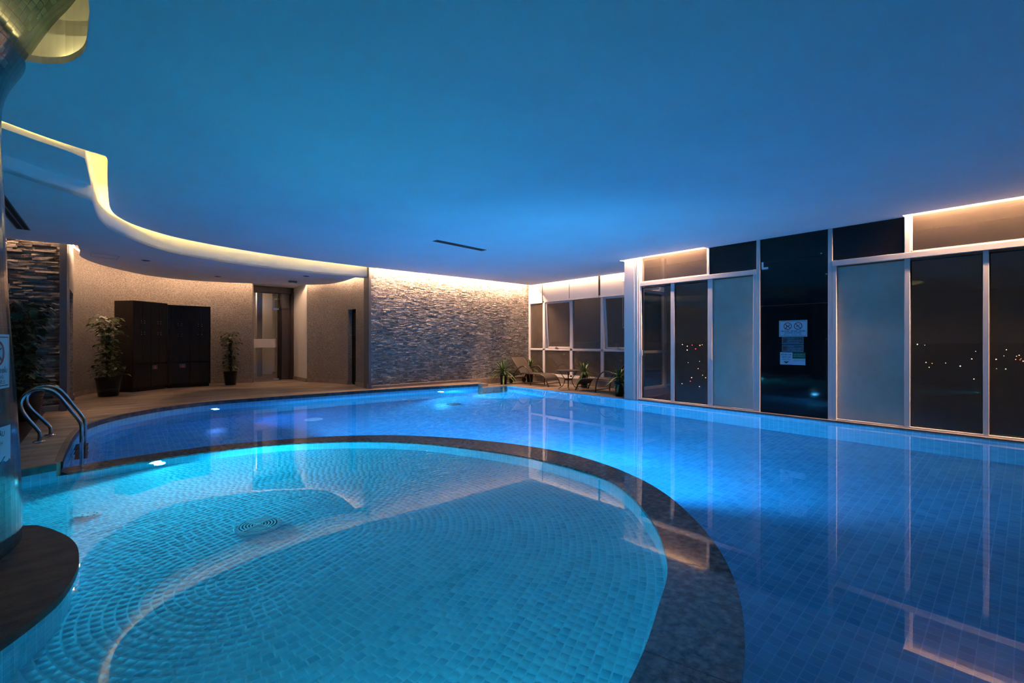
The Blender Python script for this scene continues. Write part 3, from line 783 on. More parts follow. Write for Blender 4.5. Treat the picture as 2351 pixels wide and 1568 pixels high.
# ---- far window wall behind the loungers
WX = 10.15
tag(MB().box(WX-.02, 5.9, 0, WX+.18, 10.8, .20).build('wall_window_plinth', M['skirting'], bevel=.004), kind='structure')
tag(MB().box(WX-.045, 5.9, .20, WX+.20, 10.78, .235).build('trim_7', M['alu'], bevel=.004), kind='structure')
ww = empty('window_1', (WX, 0, 0)); tag(ww, kind='structure')
muls = [10.74, 10.08, 8.95, 7.82, 6.70, 6.02]
ff = MB()
for y in muls: ff.box(-.03, y-.05, .235, .07, y+.05, Z_TOP)
ff.box(-.03, 6.0, .235, .07, 10.74, .285); ff.box(-.03, 6.0, 1.01, .07, 10.74, 1.07); ff.box(-.03, 6.0, 2.50, .07, 10.74, 2.56)
ff.build('window_frame', M['alu'], ww, bevel=.006)
for i in range(5):
    ya, yb = muls[i+1]+.05, muls[i]-.05
    MB().box(.01, ya, .285, .02, yb, 1.01).build('glass_pane', M['hazy'], ww)
    if i in (1, 3):
        Mx = Matrix.Translation((.02, 0, 2.50)) @ Matrix.Rotation(-.06, 4, 'Y')
        sh = MB()
        for b in ((-.02, ya, -1.42, .03, ya+.045, 0), (-.02, yb-.045, -1.42, .03, yb, 0), (-.02, ya, -1.42, .03, yb, -1.375), (-.02, ya, -.045, .03, yb, 0)): sh.box(*b, M=Mx)
        so = sh.build('sash', M['alu'], ww)
        MB().box(0, ya+.045, -1.375, .008, yb-.045, -.045, M=Mx).build('glass_pane', M['hazy'], so)
        ls = MB().box(-.055, (ya+yb)/2-.06, 1.07, -.03, (ya+yb)/2+.06, 1.10); ls.tube([(-.045, (ya+yb)/2, 1.085), (-.06, (ya+yb)/2, 1.14)], .008, 6)
        ls.build('latch', M['steel'], ww)
    else:
        MB().box(.01, ya, 1.07, .02, yb, 2.50).build('glass_pane', M['hazy'], ww)
    MB().box(.01, ya, 2.56, .02, yb, Z_TOP).build('glass_pane', M['hazy'], ww)
# roller blinds
bl = [(10.72, 10.13, 2.49), (10.04, 9.01, 2.50), (8.99, 7.93, 2.50), (7.86, 6.80, 2.50)]
blab = ['narrow white roller blind beside the stone wall corner', 'white roller blind, second from the stone wall corner', 'white roller blind, third from the stone wall corner', 'white roller blind nearest the white pillar']
for (ya, yb, zb), lb_ in zip(bl, blab):
    b = empty('roller_blind', (WX-.05, (ya+yb)/2, zb)); tag(b, lb_, 'blind', 'roller blinds over the far windows')
    h_ = (ya-yb)/2
    m_ = MB(); m_.box(-.003, -h_, .02, .001, h_, .64)
    m_.build('fabric', M['blind'], b)
    MB().box(-.012, -h_, 0, .010, h_, .022).build('bottom_bar', M['alu'], b, bevel=.004)
    MB().tube([(0, -h_, .66), (0, h_, .66)], .03, 12).build('roller', M['blind'], b, smooth=True)
cd = MB().tube([(WX-.10, 7.05, 2.86), (WX-.10, 7.05, 1.65)], .003, 6); cd.tube([(WX-.10, 7.09, 2.86), (WX-.10, 7.09, 1.65)], .003, 6)
cd.tube([(WX-.10, 7.05, 1.65), (WX-.10, 7.07, 1.63), (WX-.10, 7.09, 1.65)], .003, 6)
cd.tube([(WX-.10, 7.03, 2.86), (WX-.10, 7.11, 2.86)], .01, 8)
tag(cd.build('blind_cord', M['white_plastic']), 'thin bead cord loop hanging beside the blind nearest the white pillar', 'cord')
# jutting corner: window wall between the two facades
wj = empty('window_2', (0, 5.93, 0)); tag(wj, kind='structure')
fj = MB()
for x in (8.62, 9.1, 10.10): fj.box(x-.05, -.04, .0, x+.05, .06, Z_TOP)
for z in (.2, 1.04, 2.45, 2.62): fj.box(8.6, -.04, z-.03, 10.15, .06, z+.03)
fj.build('window_frame', M['alu'], wj, bevel=.006)
for xa, xb in ((8.67, 9.05), (9.15, 10.05)):
    MB().box(xa, 0, .23, xb, .01, 1.01).build('glass_pane', M['clear'], wj); MB().box(xa, 0, 1.07, xb, .01, 2.42).build('glass_pane', M['clear'], wj)
    MB().box(xa, 0, 2.65, xb, .01, Z_TOP).build('glass_pane', M['clear'], wj)
tag(MB().box(8.62, 5.88, 0, 10.3, 6.0, .17).build('wall_window_plinth', M['skirting']), kind='structure')
# white pillar
pp = MB().box(8.50, 5.70, .02, 8.74, 5.955, Z_CEIL+.2); pp.box(8.515, 5.58, .02, 8.70, 5.70, Z_CEIL+.2); pp.box(8.505, 5.62, .02, 8.52, 5.64, Z_CEIL+.2); pp.box(8.505, 5.66, .02, 8.52, 5.675, Z_CEIL+.2)
tag(pp.build('wall_pillar', M['alu'], bevel=.003), kind='structure')
# posts of the facade
FX = 8.56
def post(y0, y1, z0=.02, z1=Z_TOP, x0=8.53): return MB().box(x0, y0, z0, x0+.11, y1, z1)
pm = MB()
for y0, y1 in ((3.156, 3.214), (2.086, 2.145)): pm.box(8.53, y0, .02, 8.64, y1, 3.12)
for y0, y1 in ((4.06, 4.105), (1.155, 1.215)): pm.box(8.53, y0, 2.54, 8.64, y1, 3.12)
tag(pm.build('trim_8', M['alu'], bevel=.004), kind='structure')
tag(MB().box(8.50, -3.2, .02, 8.56, 5.6, .045).build('trim_9', M['skirting'], bevel=.003), kind='structure')
def bay(name, y_hi, y_lo, frosted_first, cuts):
    """sliding door bay from y_hi (far) down to y_lo (near)"""
    b = empty(name, (FX, y_lo, 0)); tag(b, kind='structure')
    W_ = y_hi-y_lo
    f = MB(); f.box(-.03, W_-.055, .045, .07, W_, 2.56); f.box(-.03, 0, .045, .07, .055, 2.56)
    f.box(-.035, 0, 2.47, .07, W_, 2.555); f.box(-.02, 0, .045, .06, W_, .07)
    f.build('door_frame', M['alu'], b, bevel=.005)
    for ya, yb, kind in cuts:
        ya -= y_lo; yb -= y_lo
        if kind == 'mullion':
            MB().box(-.025, yb, .07, .05, ya, 2.47).build('mullion', M['alu'], b, bevel=.004)
        else:
            g_ = M['frost'] if kind == 'frost' else M['hazy_door']
            lf = MB()
            if kind == 'glass':
                for q in ((yb, .07, yb+.012, 2.44), (ya-.012, .07, ya, 2.44), (yb, .07, ya, .09), (yb, 2.425, ya, 2.44)): lf.box(.008, q[0], q[1], .03, q[2], q[3])
                lf.build('gasket', M['rubber'], b)
            MB().box(.015, yb, .07, .022, ya, 2.45).build('glass_pane', g_, b)
    return b
bA = bay('door_2', 5.60, 3.214, False, [(5.545, 4.862, 'glass'), (4.862, 4.785, 'mullion'), (4.785, 4.092, 'glass'), (4.092, 4.0, 'mullion'), (4.0, 3.27, 'frost')])
bB = bay('door_4', 2.086, -2.6, True, [(2.03, 1.217, 'frost'), (1.217, 1.155, 'mullion'), (1.155, .432, 'glass'), (.432, .377, 'mullion'), (.377, -.45, 'glass'), (-.45, -.51, 'mullion'), (-.51, -1.4, 'glass'), (-1.4, -1.46, 'mullion'), (-1.46, -2.54, 'glass')])
hd = MB().box(-.05, .80, .95, -.03, .82, 1.55).box(-.045, .79, .93, -.02, .83, 1.57)
hd.build('pull_handle', M['alu'], bA, bevel=.003)
ha = MB().box(-.055, 2.30, .98, -.02, 2.325, 1.10); ha.build('latch', M['alu'], bA, bevel=.003)
# fanlights
for nm, ya, yb in (('window_3', 5.58, 4.105), ('window_4', 1.155, -3.2)):
    w_ = empty(nm, (FX, 0, 0)); tag(w_, kind='structure')
    MB().box(.02, yb, 2.555, .028, ya, 3.2).build('glass_pane', M['hazy_door'], w_)
    f = MB(); f.box(-.01, yb, 2.555, .05, ya, 2.575); f.box(-.01, ya-.02, 2.555, .05, ya, 3.2); f.build('window_frame', M['alu'], w_)
# black panels
def panel(y0, y1, z0, z1): return tag(MB().box(FX, y0, z0, FX+.03, y1, z1).build('wall_panel', M['black_panel'], bevel=.002), kind='structure')
panel(3.214, 4.06, 2.556, 3.08); panel(1.217, 2.086, 2.556, 3.08)
panel(2.145, 3.156, .045, 1.90); panel(2.145, 3.156, 1.904, 2.66); panel(2.145, 3.156, 2.664, 3.08)
for (y_, z_, a_, b_, lab) in ((3.12, 2.62, .015, .05, 'upright white bracket piece beside the post'), (3.08, 2.56, .05, .018, 'short level white bracket piece below it')):
    tag(MB().box(FX-.012, y_-a_, z_-b_, FX-.001, y_+a_, z_+b_).build('bracket', M['white_plastic']), lab+' high on the tall black panel', 'bracket')
for (y_, z_) in ((2.24, 2.70), (2.17, 2.36), (2.17, 1.32)):
    tag(MB().box(FX-.008, y_-.012, z_-.008, FX-.001, y_+.012, z_+.008).build('clip', M['steel']), 'tiny metal clip near the right edge of the tall black panel, %s' % ('top one' if z_ > 2.5 else 'middle one' if z_ > 2 else 'lowest one'), 'clip')

# ---- enclosing walls (behind the camera and at the left)
tag(MB().box(-5.3, -4.2, -.1, -5.1, 15.8, Z_TOP).build('wall_side', M['veneer']), kind='structure')
tag(MB().box(-5.2, -4.2, -.1, 9, -4.0, Z_TOP).build('wall_back', M['veneer']), kind='structure')
tag(MB().box(-5.2, 15.6, -.1, 1.5, 15.8, Z_TOP).build('wall_rear', M['white']), kind='structure')
tag(MB().box(8.60, -4.2, 3.08, 8.9, 5.9, 3.4).build('wall_header', M['white']), kind='structure')

# ================================================================ OBJECTS
# ---- pool lamps
def pool_lamp(loc, dirv, lens, label, power, col, beam=None, cone=172, up=None, r=.055, group='underwater lamps'):
    t = empty('pool_lamp', loc); tag(t, label, 'lamp', group)
    d = Vector(dirv).normalized(); Mx = d.to_track_quat('Z', 'Y').to_matrix().to_4x4()
    MB().lathe([(r*1.5, -.01), (r*1.5, .006), (r*1.3, .012), (r*1.08, .012), (r*1.08, -.01)], n=20, M=Mx).build('rim', M['steel'], t, smooth=True)
    MB().lathe([(r, .0), (r*.9, .014), (r*.4, .02)], n=16, M=Mx).build('lens', lens, t)
    def light(en, ang, dv, blend, through=False):
        ld = bpy.data.lights.new('lamp_beam', 'SPOT'); ld.energy = en; ld.color = col; ld.spot_size = ang; ld.spot_blend = blend; ld.shadow_soft_size = .05
        ld.cycles.is_caustics_light = through
        lo_ = bpy.data.objects.new('lamp_beam', ld); C.objects.link(lo_); lo_.parent = t
        lo_.location = d*.09
        lo_.rotation_euler = (-dv).to_track_quat('Z', 'Y').to_euler()
    light(power, math.radians(cone), d, .35)
    if beam: light(beam[0], beam[1], Vector(beam[2])-Vector(loc), .5)
    if up: light(up[0], math.radians(up[2]), Vector(up[1]), .9, True)      # the share of its light that leaves the water
    return t
pool_lamp((.33, 6.235, -.085), (.35, -.85, -.16), M['lens_cyan'], 'glowing cyan lamp under the rim of the shallow pool, left of centre', KIDDIE_W, COL_CYAN, (KIDDIE_W*.5, .9, (.46, 5.75, -.37)), up=(KIDDIE_W*.18, (.9, -.75, .45), 120))
pool_lamp((1.45, 10.44, -.14), (.3, -.9, -.25), M['lens_blue'], 'small blue lamp in the far pool wall in front of the lockers', POOL_W*.05, (.05, .25, 1.0), (POOL_W*.35, .9, (2.9, 9.3, -1.3)))
pool_lamp((6.35, 10.155, -.14), (.3, -.9, -.25), M['lens_cyan_pool'], 'small cyan lamp in the far pool wall below the stone wall', POOL_W*.35, (.03, .5, 1), (POOL_W, .8, (8.0, 9.55, -1.3)))
pool_lamp((.55, .885, -.17), (.5, .85, -.0), M['lens_cyan'], 'unseen added cyan lamp low in the near side of the shallow pool wall', KIDDIE_W*.03, COL_CYAN)  # out-of-view lamp, added to spread light over the shallow floor
for (x, y, dx, dy, pw_, lab_) in ((2.55, 6.07, .9, .45, 1.2, 'behind the far bend of the curved divider'), (3.91, 3.55, 1, .3, 1.2, 'on the outer face of the curved divider'), (5.5, -3.17, 0, 1, .02, 'on the near short end, unseen, added for even light'), (.95, 6.66, .3, 1, .02, 'on the divider facing the lockers')):  # the near short end lamp is unseen, added to even out the light
    pool_lamp((x, y, -.30), (dx, dy, -.1), M['lens_blue'], 'blue lamp in the deep pool '+lab_, POOL_W*pw_, COL_BLUE, cone=146 if x < 3 else 172, up=(POOL_W*.55, (.6, .55, .45), 130) if x == 3.91 else None)

# ---- drains
def grate(name, loc, r, label, cat='drain', domed=True):
    t = empty(name, loc); tag(t, label, cat)
    b = MB().lathe([(r, 0), (r, .008), (r*.93, .022), (r*.80, .028), (r*.78, .012)], n=40, caps=False)
    b.build('rim', M['drain'], t, smooth=True)
    MB().lathe([(r*.79, .001), (r*.79, .010)], n=40).build('well', plain('drain_shadow', (.03, .09, .12), .6), t)
    g = MB()
    for rr in (.18, .31, .44, .57, .70):
        ro, ri = r*(rr+.035), r*(rr-.035); n_ = 40; vs = []
        for k in range(n_):
            a = 2*PI*k/n_
            for q, z in ((ri, .018), (ro, .018), (ro, .031), (ri, .031)): vs.append((q*math.cos(a), q*math.sin(a), z))
        fs = []
        for k in range(n_):
            a, b2_ = 4*k, 4*((k+1) % n_)
            for e in range(4): fs.append((a+e, b2_+e, b2_+(e+1) % 4, a+(e+1) % 4))
        g.raw(vs, fs)
    for k in range(4):
        Mx = Matrix.Rotation(PI/2*k+.5, 4, 'Z'); g.box(r*.12, -r*.035, .016, r*.84, r*.035, .033, M=Mx)
    g.lathe([(r*.12, .016), (r*.12, .034), (r*.05, .036)], n=16)
    g.build('grille', M['drain'], t)
    for k in range(32):
        Mx = Matrix.Rotation(2*PI*k/32, 4, 'Z'); MB().box(r*.85, -r*.022, .018, r*.97, r*.022, .030, M=Mx).build('rim_rib', M['drain'], t)
    return t
grate('floor_drain', (.83, 3.91, -.37), .165, 'round pale floor drain grate in the middle of the shallow pool')
t = empty('floor_inlet', (-.152, 4.972, -.37)); tag(t, 'small pale oval inlet cover on the shallow pool floor near the column', 'drain')
MB().lathe([(.085, 0), (.085, .012), (.07, .022), (.02, .026)], n=28).build('cover', M['drain'], t, smooth=True)
for k in range(7): MB().lathe([(.008, .018), (.008, .0262)], cx=.045*math.cos(k*.9), cy=.045*math.sin(k*.9), n=8).build('hole', M['ink'], t)
for (x, y, lb_) in ((6.04, 9.0, 'dark ring of a floor drain in the deep pool near the cyan lamp beam'), (2.9, 9.16, 'faint drain ring on the deep pool floor in front of the white recess wall')):
    t = empty('floor_drain', (x, y, -1.3)); tag(t, lb_, 'drain')
    MB().lathe([(.17, 0), (.17, .02), (.14, .03)], n=28).build('cover', M['drain'] if x < 5 else M['grey_paint'], t, smooth=True)

# ---- ladder
lad = empty('pool_ladder', (-.45, 7.78, DECK_Z)); tag(lad, 'curved steel pool ladder with two arched handrails', 'ladder')
def rel(p, o=(-.45, 7.78, DECK_Z)): return (p[0]-o[0], p[1]-o[1], p[2]-o[2])
def rail(pts, y):
    pth = [rel((x, y, z)) for x, z in pts]
    pth = catmull(pth, 4)
    return MB().tube(pth, .0195, 14)
near_r = [(-.655, .12), (-.65, .215), (-.672, .27), (-.73, .37), (-.785, .48), (-.805, .57), (-.787, .645), (-.74, .70), (-.67, .728), (-.60, .725), (-.53, .685), (-.47, .60), (-.39, .455), (-.325, .34), (-.303, .28), (-.30, .20), (-.30, -.1), (-.30, -.6), (-.30, -.95)]
far_r = [(-.596, .12), (-.595, .205), (-.62, .26), (-.69, .36), (-.76, .46), (-.80, .555), (-.79, .64), (-.74, .70), (-.66, .728), (-.59, .725), (-.52, .685), (-.455, .59), (-.375, .445), (-.31, .33), (-.289, .27), (-.285, .19), (-.285, -.1), (-.285, -.6), (-.285, -.95)]
r1 = rail(near_r, 7.56).build('handrail', M['steel'], lad, smooth=True)
r2_ = rail(far_r, 7.99).build('handrail', M['steel'], lad, smooth=True)
for x, y, p_ in ((-.655, 7.56, r1), (-.596, 7.99, r2_)):
    MB().lathe([(.06, .0), (.06, .008), (.045, .016), (.02, .018)], cx=x+.45, cy=y-7.78, n=24).build('flange', M['steel'], p_, smooth=True)
for z in (-.12, -.40, -.68):
    s_ = MB().box(-.37, 7.58, z, -.25, 7.97, z+.025, M=Matrix.Translation((.45, -7.78, -DECK_Z)))
    for k in range(5): s_.box(-.365+k*.024, 7.60, z+.025, -.355+k*.024, 7.95, z+.032, M=Matrix.Translation((.45, -7.78, -DECK_Z)))
    s_.build('step', M['black_plastic'], lad)

# ---- lockers
def locker(loc, rz, W_, H_, D_, label, sticker_col):
    t = empty('locker_cabinet', loc, rz); tag(t, label, 'lockers', None)
    b = MB(); b.box(0, .02, .07, W_, D_, H_); b.box(.02, .05, 0, W_-.02, D_, .07)
    b.box(0, 0, .07, .02, .02, H_); b.box(W_-.02, 0, .07, W_, .02, H_); b.box(0, 0, H_-.03, W_, .02, H_)
    b.build('carcass', M['dark_wood'], t, bevel=.002)
    iw = W_-.04; dw = iw/4
    rows = ((H_-.62, H_-.035), (.66, H_-.635))
    for ri, (z0, z1) in enumerate(rows):
        for k in range(4):
            x0 = .02+k*dw+.003; x1 = .02+(k+1)*dw-.003
            d_ = MB().box(x0, 0, z0, x1, .018, z1).build('locker_door', M['dark_wood'], t, bevel=.0015)
            kx = x1-.035 if k % 2 == 0 else x0+.035
            kz = z0+.11 if ri == 0 else z1-.09
            nb = 2 if not (sticker_col == 0 and ri == 1 and k >= 2) else 1
            for q in range(nb):
                zz = kz+(q*.05 if ri == 0 else -q*.05)
                Mx = Matrix.Translation((kx, 0, zz)) @ Matrix.Rotation(PI/2, 4, 'X')
                MB().lathe([(.011, 0), (.013, .012), (.008, .02)], n=12, M=Mx).build('knob', M['steel'], d_, smooth=True)
    for k in range(2):
        x0 = .02+k*iw/2+.003; x1 = .02+(k+1)*iw/2-.003
        d_ = MB().box(x0, 0, .10, x1, .018, .62).build('bottom_door', M['dark_wood'], t, bevel=.0015)
        if k == (1 if sticker_col else 0):
            xa = (x0+.03) if sticker_col else (x0+iw*.24)
            st = MB().box(xa, -.003, .50, xa+.13, -.0005, .60).build('sticker', M['sign_grey'], d_)
            s2 = MB(); s2.poly([(xa+.045, -.0045, .512), (xa+.10, -.0045, .512), (xa+.09, -.0045, .56), (xa+.065, -.0045, .59), (xa+.05, -.0045, .55)])
            s2.build('sticker_mark', M['orange'], st)
    return t
locker((.32, 13.51, DECK_Z), math.atan2(.57, .67), .875, 2.10, .50, 'dark brown locker cabinet on the left, turned toward the room, side panel showing', 1)
locker((1.00, 14.085, DECK_Z), math.atan2(.10, .89), .90, 2.07, .50, 'black brown locker cabinet on the right of the pair', 0)

# ---- plants
def pot(t, r, h, mat=None):
    b = MB(); prof_ = [(r*.72, 0), (r*.74, .01)]
    nr = 9
    for i in range(nr):
        z = h*.25+h*.6*i/nr; rr = r*(.74+.22*(z/h)); prof_ += [(rr, z), (rr+.006, z+.008), (rr+.006, z+h*.03), (rr, z+h*.035)]
    prof_ += [(r*.97, h*.9), (r, h*.92), (r, h), (r*.93, h), (r*.9, h*.93)]
    b.lathe(prof_, n=32).build('pot', M['black_plastic'], t, smooth=True)
    MB().lathe([(r*.9, h*.88), (r*.9, h*.90)], n=24).build('soil', M['soil'], t)
def heart_leaf(mb, base, dirv, up, ln, wd, droop):
    d = dirv.normalized(); s_ = d.cross(up).normalized(); nn = s_.cross(d)
    prof_ = [(0, .0), (-.06, .28), (.08, .46), (.3, .5), (.55, .40), (.8, .2), (1, 0)]
    cen = []; l = []; r = []
    for t_, w in prof_:
        bend = -droop*max(t_, 0)**2*ln
        p = base+d*(t_*ln)+Vector((0, 0, bend)); fold = nn*(w*wd*.25)
        cen.append(base+d*(max(t_, 0)*ln)+Vector((0, 0, bend))); l.append(p+s_*w*wd+fold); r.append(p-s_*w*wd+fold)
    vs = cen+l+r; k = len(prof_); fs = []
    for i in range(k-1):
        fs.append((i, i+1, k+i+1, k+i)); fs.append((i+1, i, 2*k+i, 2*k+i+1))
    mb.raw(vs, fs)
def pothos(loc, H_, R_, pot_r, pot_h, seed, label, n=150, mat='leaf', big=.14, lean=(.0, .0), gap=None):
    rnd = random.Random(seed); t = empty('potted_climber', loc); tag(t, label, 'plant')
    pot(t, pot_r, pot_h)
    MB().lathe([(.035, pot_h*.85), (.04, pot_h+.3), (.035, H_*.86)], n=12).build('moss_pole', M['moss'], t, smooth=True)
    lf = MB(); st = MB()
    for i in range(n):
        f = rnd.random(); z = pot_h+.02+(H_-pot_h-.05)*f
        if f > .7: rad = R_*rnd.uniform(.25, .88)
        elif f < .18: rad = R_*rnd.uniform(.3, .95)
        else: rad = R_*rnd.uniform(.2, .62)
        a = rnd.uniform(0, 2*PI)
        b0 = Vector((.03*math.cos(a), .03*math.sin(a), z-.04)); tip = Vector((rad*math.cos(a)+lean[0]*f, rad*math.sin(a)+lean[1]*f, z+rnd.uniform(-.03, .05)))
        mid_ = (b0+tip)/2+Vector((0, 0, .05))
        st.tube([b0, mid_, tip], .003, 4, False)
        d = Vector((math.cos(a+rnd.uniform(-.9, .9)), math.sin(a+rnd.uniform(-.9, .9)), rnd.uniform(-.9, .25)))
        ln = big*rnd.uniform(.55, 1.25)*(1.0 if f > .7 else .85)
        heart_leaf(lf, tip, d, Vector((rnd.uniform(-.3, .3), rnd.uniform(-.3, .3), 1)), ln, ln*.9, rnd.uniform(.05, .35))
    lf.build('foliage', M[mat], t, smooth=True, autosmooth=1.5); st.build('stem', M[mat], t)
    return t
pothos((-.10, 12.95, DECK_Z), 1.70, .34, .225, .40, 11, 'tall climbing plant in a black ribbed pot beside the left locker cabinet', 420, big=.085)
pothos((2.34, 14.15, DECK_Z), 1.42, .30, .17, .36, 12, 'shorter climbing plant in a black pot between the lockers and the glass door', 330, big=.075)
pothos((-1.02, 9.7, DECK_Z), 1.75, .36, .24, .42, 13, 'large dark climbing plant in a ribbed pot by the stone wall next to the column', 700, 'leaf_dark', .085)
def rosette(loc, seed, label, n=46, ln=.48, hgt=.27, tall=1.0, r=.12):
    rnd = random.Random(seed); t = empty('potted_spiky_plant', loc); tag(t, label, 'plant', None)
    pot(t, r, hgt)
    MB().tube([(0, 0, hgt*.85), (0, 0, hgt+.10*tall)], .025, 8).build('stem', M['moss'], t, smooth=True)
    lf = MB()
    for i in range(n):
        a = i*2.399+rnd.uniform(-.3, .3); el = rnd.uniform(-.05, 1.35) if i > n*.2 else rnd.uniform(-.9, .0)
        L_ = ln*rnd.uniform(.7, 1.1); w = rnd.uniform(.018, .028); droop = rnd.uniform(.25, .75)
        d = Vector((math.cos(a)*math.cos(el), math.sin(a)*math.cos(el), math.sin(el))); s_ = Vector((-math.sin(a), math.cos(a), 0))
        base = Vector((0, 0, hgt+.05*tall+.08*tall*rnd.random())); K = 7; vs = []
        for k in range(K):
            f = k/(K-1); p = base+d*(L_*f)+Vector((0, 0, -droop*L_*f*f*math.cos(el)*.7)); ww_ = w*(math.sin(PI*min(1, f*.85+.12))**.7)*(1 if f < 1 else .05)
            fold = Vector((0, 0, 1))*ww_*.35
            vs += [p-s_*ww_+fold, p, p+s_*ww_+fold]
        fs = []
        for k in range(K-1):
            fs += [(3*k, 3*k+1, 3*k+4, 3*k+3), (3*k+1, 3*k+2, 3*k+5, 3*k+4)]
        lf.raw(vs, fs)
    lf.build('foliage', M['blade'], t, smooth=True, autosmooth=1.5)
    return t
rosette((8.68, 10.32, .02), 1, 'spiky leaved plant in a black pot at the stone wall corner of the pool', 52, .50)
rosette((9.76, 10.33, .02), 2, 'spiky leaved plant in a black pot behind the reclined lounger back', 46, .38, .36)
rosette((9.72, 8.12, .02), 3, 'spiky leaved plant in a black pot behind the small round table', 46, .40, .34)
rosette((8.80, 6.30, .02), 4, 'spiky leaved plant in a black pot partly hidden by the white pillar', 46, .38, .34)

# ---- loungers (built with the foot at y=0, head toward +y)
def lounger():
    t = empty('sun_lounger')
    for x in (0, .50):
        rp = catmull([(x, -.02, .0), (x, .03, .10), (x, .10, .22), (x, .22, .305), (x, .40, .325), (x, .80, .325), (x, 1.10, .325), (x, 1.25, .30), (x, 1.42, .22), (x, 1.55, .10)], 4)
        MB().tube(rp, .017, 10).build('side_rail', M['bronze'], t, smooth=True)
        ar = catmull([(x-.035 if x == 0 else x+.035, .66, .0), (x-.035 if x == 0 else x+.035, .68, .20), (x-.03 if x == 0 else x+.03, .76, .40), (x-.03 if x == 0 else x+.03, .90, .52), (x-.02 if x == 0 else x+.02, 1.06, .53), (x, 1.25, .44), (x, 1.40, .30), (x, 1.50, .17)], 4)
        MB().tube(ar, .016, 10).build('armrest', M['bronze'], t, smooth=True)
        MB().tube([(x, 1.12, .325), (x, 1.57, .80)], .014, 10).build('back_rail', M['bronze'], t, smooth=True)
        Mx = Matrix.Translation((x+(.02 if x > 0 else -.02), 1.55, .075)) @ Matrix.Rotation(PI/2, 4, 'Y')
        MB().lathe([(.02, -.025), (.075, -.022), (.075, .022), (.02, .025)], n=24, M=Mx).build('wheel', M['black_plastic'], t, smooth=True)
    for y, z in ((.02, .09), (.66, .06), (1.12, .31), (1.50, .15), (1.57, .80)):
        MB().tube([(0, y, z), (.50, y, z)], .011, 8).build('cross_bar', M['bronze'], t)
    sp = catmull([(.07, .165), (.13, .255), (.24, .312), (.45, .333), (.8, .325), (1.10, .330)], 4); s_ = MB()
    for a, b in zip(sp, sp[1:]):
        s_.quad((.012, a[0], a[1]), (.488, a[0], a[1]), (.488, b[0], b[1]), (.012, b[0], b[1])); s_.quad((.012, a[0], a[1]-.006), (.012, b[0], b[1]-.006), (.488, b[0], b[1]-.006), (.488, a[0], a[1]-.006))
    s_.build('seat_sling', M['sling'], t)
    MB().box(.012, 0, -.003, .488, .645, .003, M=Matrix.Translation((0, 1.13, .335)) @ Matrix.Rotation(math.atan2(.475, .45), 4, 'X')).build('back_sling', M['sling'], t)
    return t
lg = lounger(); lg.location = (9.06, 8.86, .02)
tag(lg, 'brown sling sun lounger with raised back beside the corner plants', 'lounger', None)
lg2 = copy_tree(lg); lg2.location = (9.52, 7.80, .02); lg2.rotation_euler = (0, 0, PI)
tag(lg2, 'brown sling sun lounger half hidden behind the white pillar', 'lounger', None)
tb = empty('side_table', (9.13, 8.17, .02)); tag(tb, 'small round brown table with curved legs between the two loungers', 'table')
MB().lathe([(.30, .475), (.31, .485), (.31, .497), (.295, .502)], n=40).build('table_top', M['table_top'], tb, smooth=True)
for k in range(4):
    a = PI/4+k*PI/2; f = lambda r, z: (r*math.cos(a), r*math.sin(a), z)
    MB().tube(catmull([f(.24, .475), f(.16, .36), f(.10, .26), f(.11, .16), f(.17, .06), f(.27, .0)], 4), .010, 8).build('leg', M['bronze'], tb, smooth=True)
rg = MB().lathe([(.105, .235), (.115, .245), (.105, .255), (.095, .245)], n=24); rg.build('brace_ring', M['bronze'], tb, smooth=True)

# ---- ceiling fittings
def linear_vent(pts, z, label, white=True):
    """pts: start, end; slots in a shallow frame"""
    a, b = Vector(pts[0]), Vector(pts[1]); L_ = (b-a).length; ang = math.atan2((b-a).y, (b-a).x)
    t = empty('air_diffuser', (a.x, a.y, z), ang); tag(t, label, 'air vent')
    w = .14
    f = MB(); f.box(0, 0, -.006, L_, .014, .0); f.box(0, w-.014, -.006, L_, w, 0); f.box(0, 0, -.006, .014, w, 0); f.box(L_-.014, 0, -.006, L_, w, 0); f.box(0, w/2-.008, -.006, L_, w/2+.008, 0)
    f.build('frame', M['grey_paint'], t)
    MB().box(.01, .01, -.003, L_-.01, w-.01, -.001).build('slot', M['vent_dark'], t)
    return t
linear_vent([(4.28, 6.90), (5.47, 7.02)], Z_CEIL, 'dark slim linear air diffuser in the blue lit ceiling')
linear_vent([(-.90, 6.6), (-.905, 9.45)], Z_SOF, 'long linear air diffuser in the low soffit beside the column')
def hatch(pts, label):
    t = empty('access_panel', (0, 0, 0)); tag(t, label, 'panel')
    a, b, c, d = [Vector((*p, 0)) for p in pts]
    cx_ = (a+b+c+d)/4; t.location = (cx_.x, cx_.y, Z_SOF)
    o = [p-cx_ for p in (a, b, c, d)]; i_ = [p*.93 for p in o]
    f = MB()
    for k in range(4):
        j = (k+1) % 4
        f.quad((*o[k].xy, -.005), (*o[j].xy, -.005), (*i_[j].xy, -.005), (*i_[k].xy, -.005)); f.quad((*o[k].xy, -.005), (*o[k].xy, 0), (*o[j].xy, 0), (*o[j].xy, -.005)); f.quad((*i_[k].xy, -.005), (*i_[j].xy, -.005), (*i_[j].xy, 0), (*i_[k].xy, 0))
    f.build('frame', M['white'], t)
    f = MB(); f.poly([(*p.xy, -.0015) for p in i_]); f.build('cover', M['ceiling'], t)
hatch([(-.33, 11.15), (.08, 11.25), (.04, 11.72), (-.34, 11.60)], 'pale access panel in the soffit above the tall climbing plant')
hatch([(3.96, 12.0), (3.98, 11.55), (4.42, 11.6), (4.43, 12.1)], 'pale access panel in the soffit near the right end of the curved fascia')
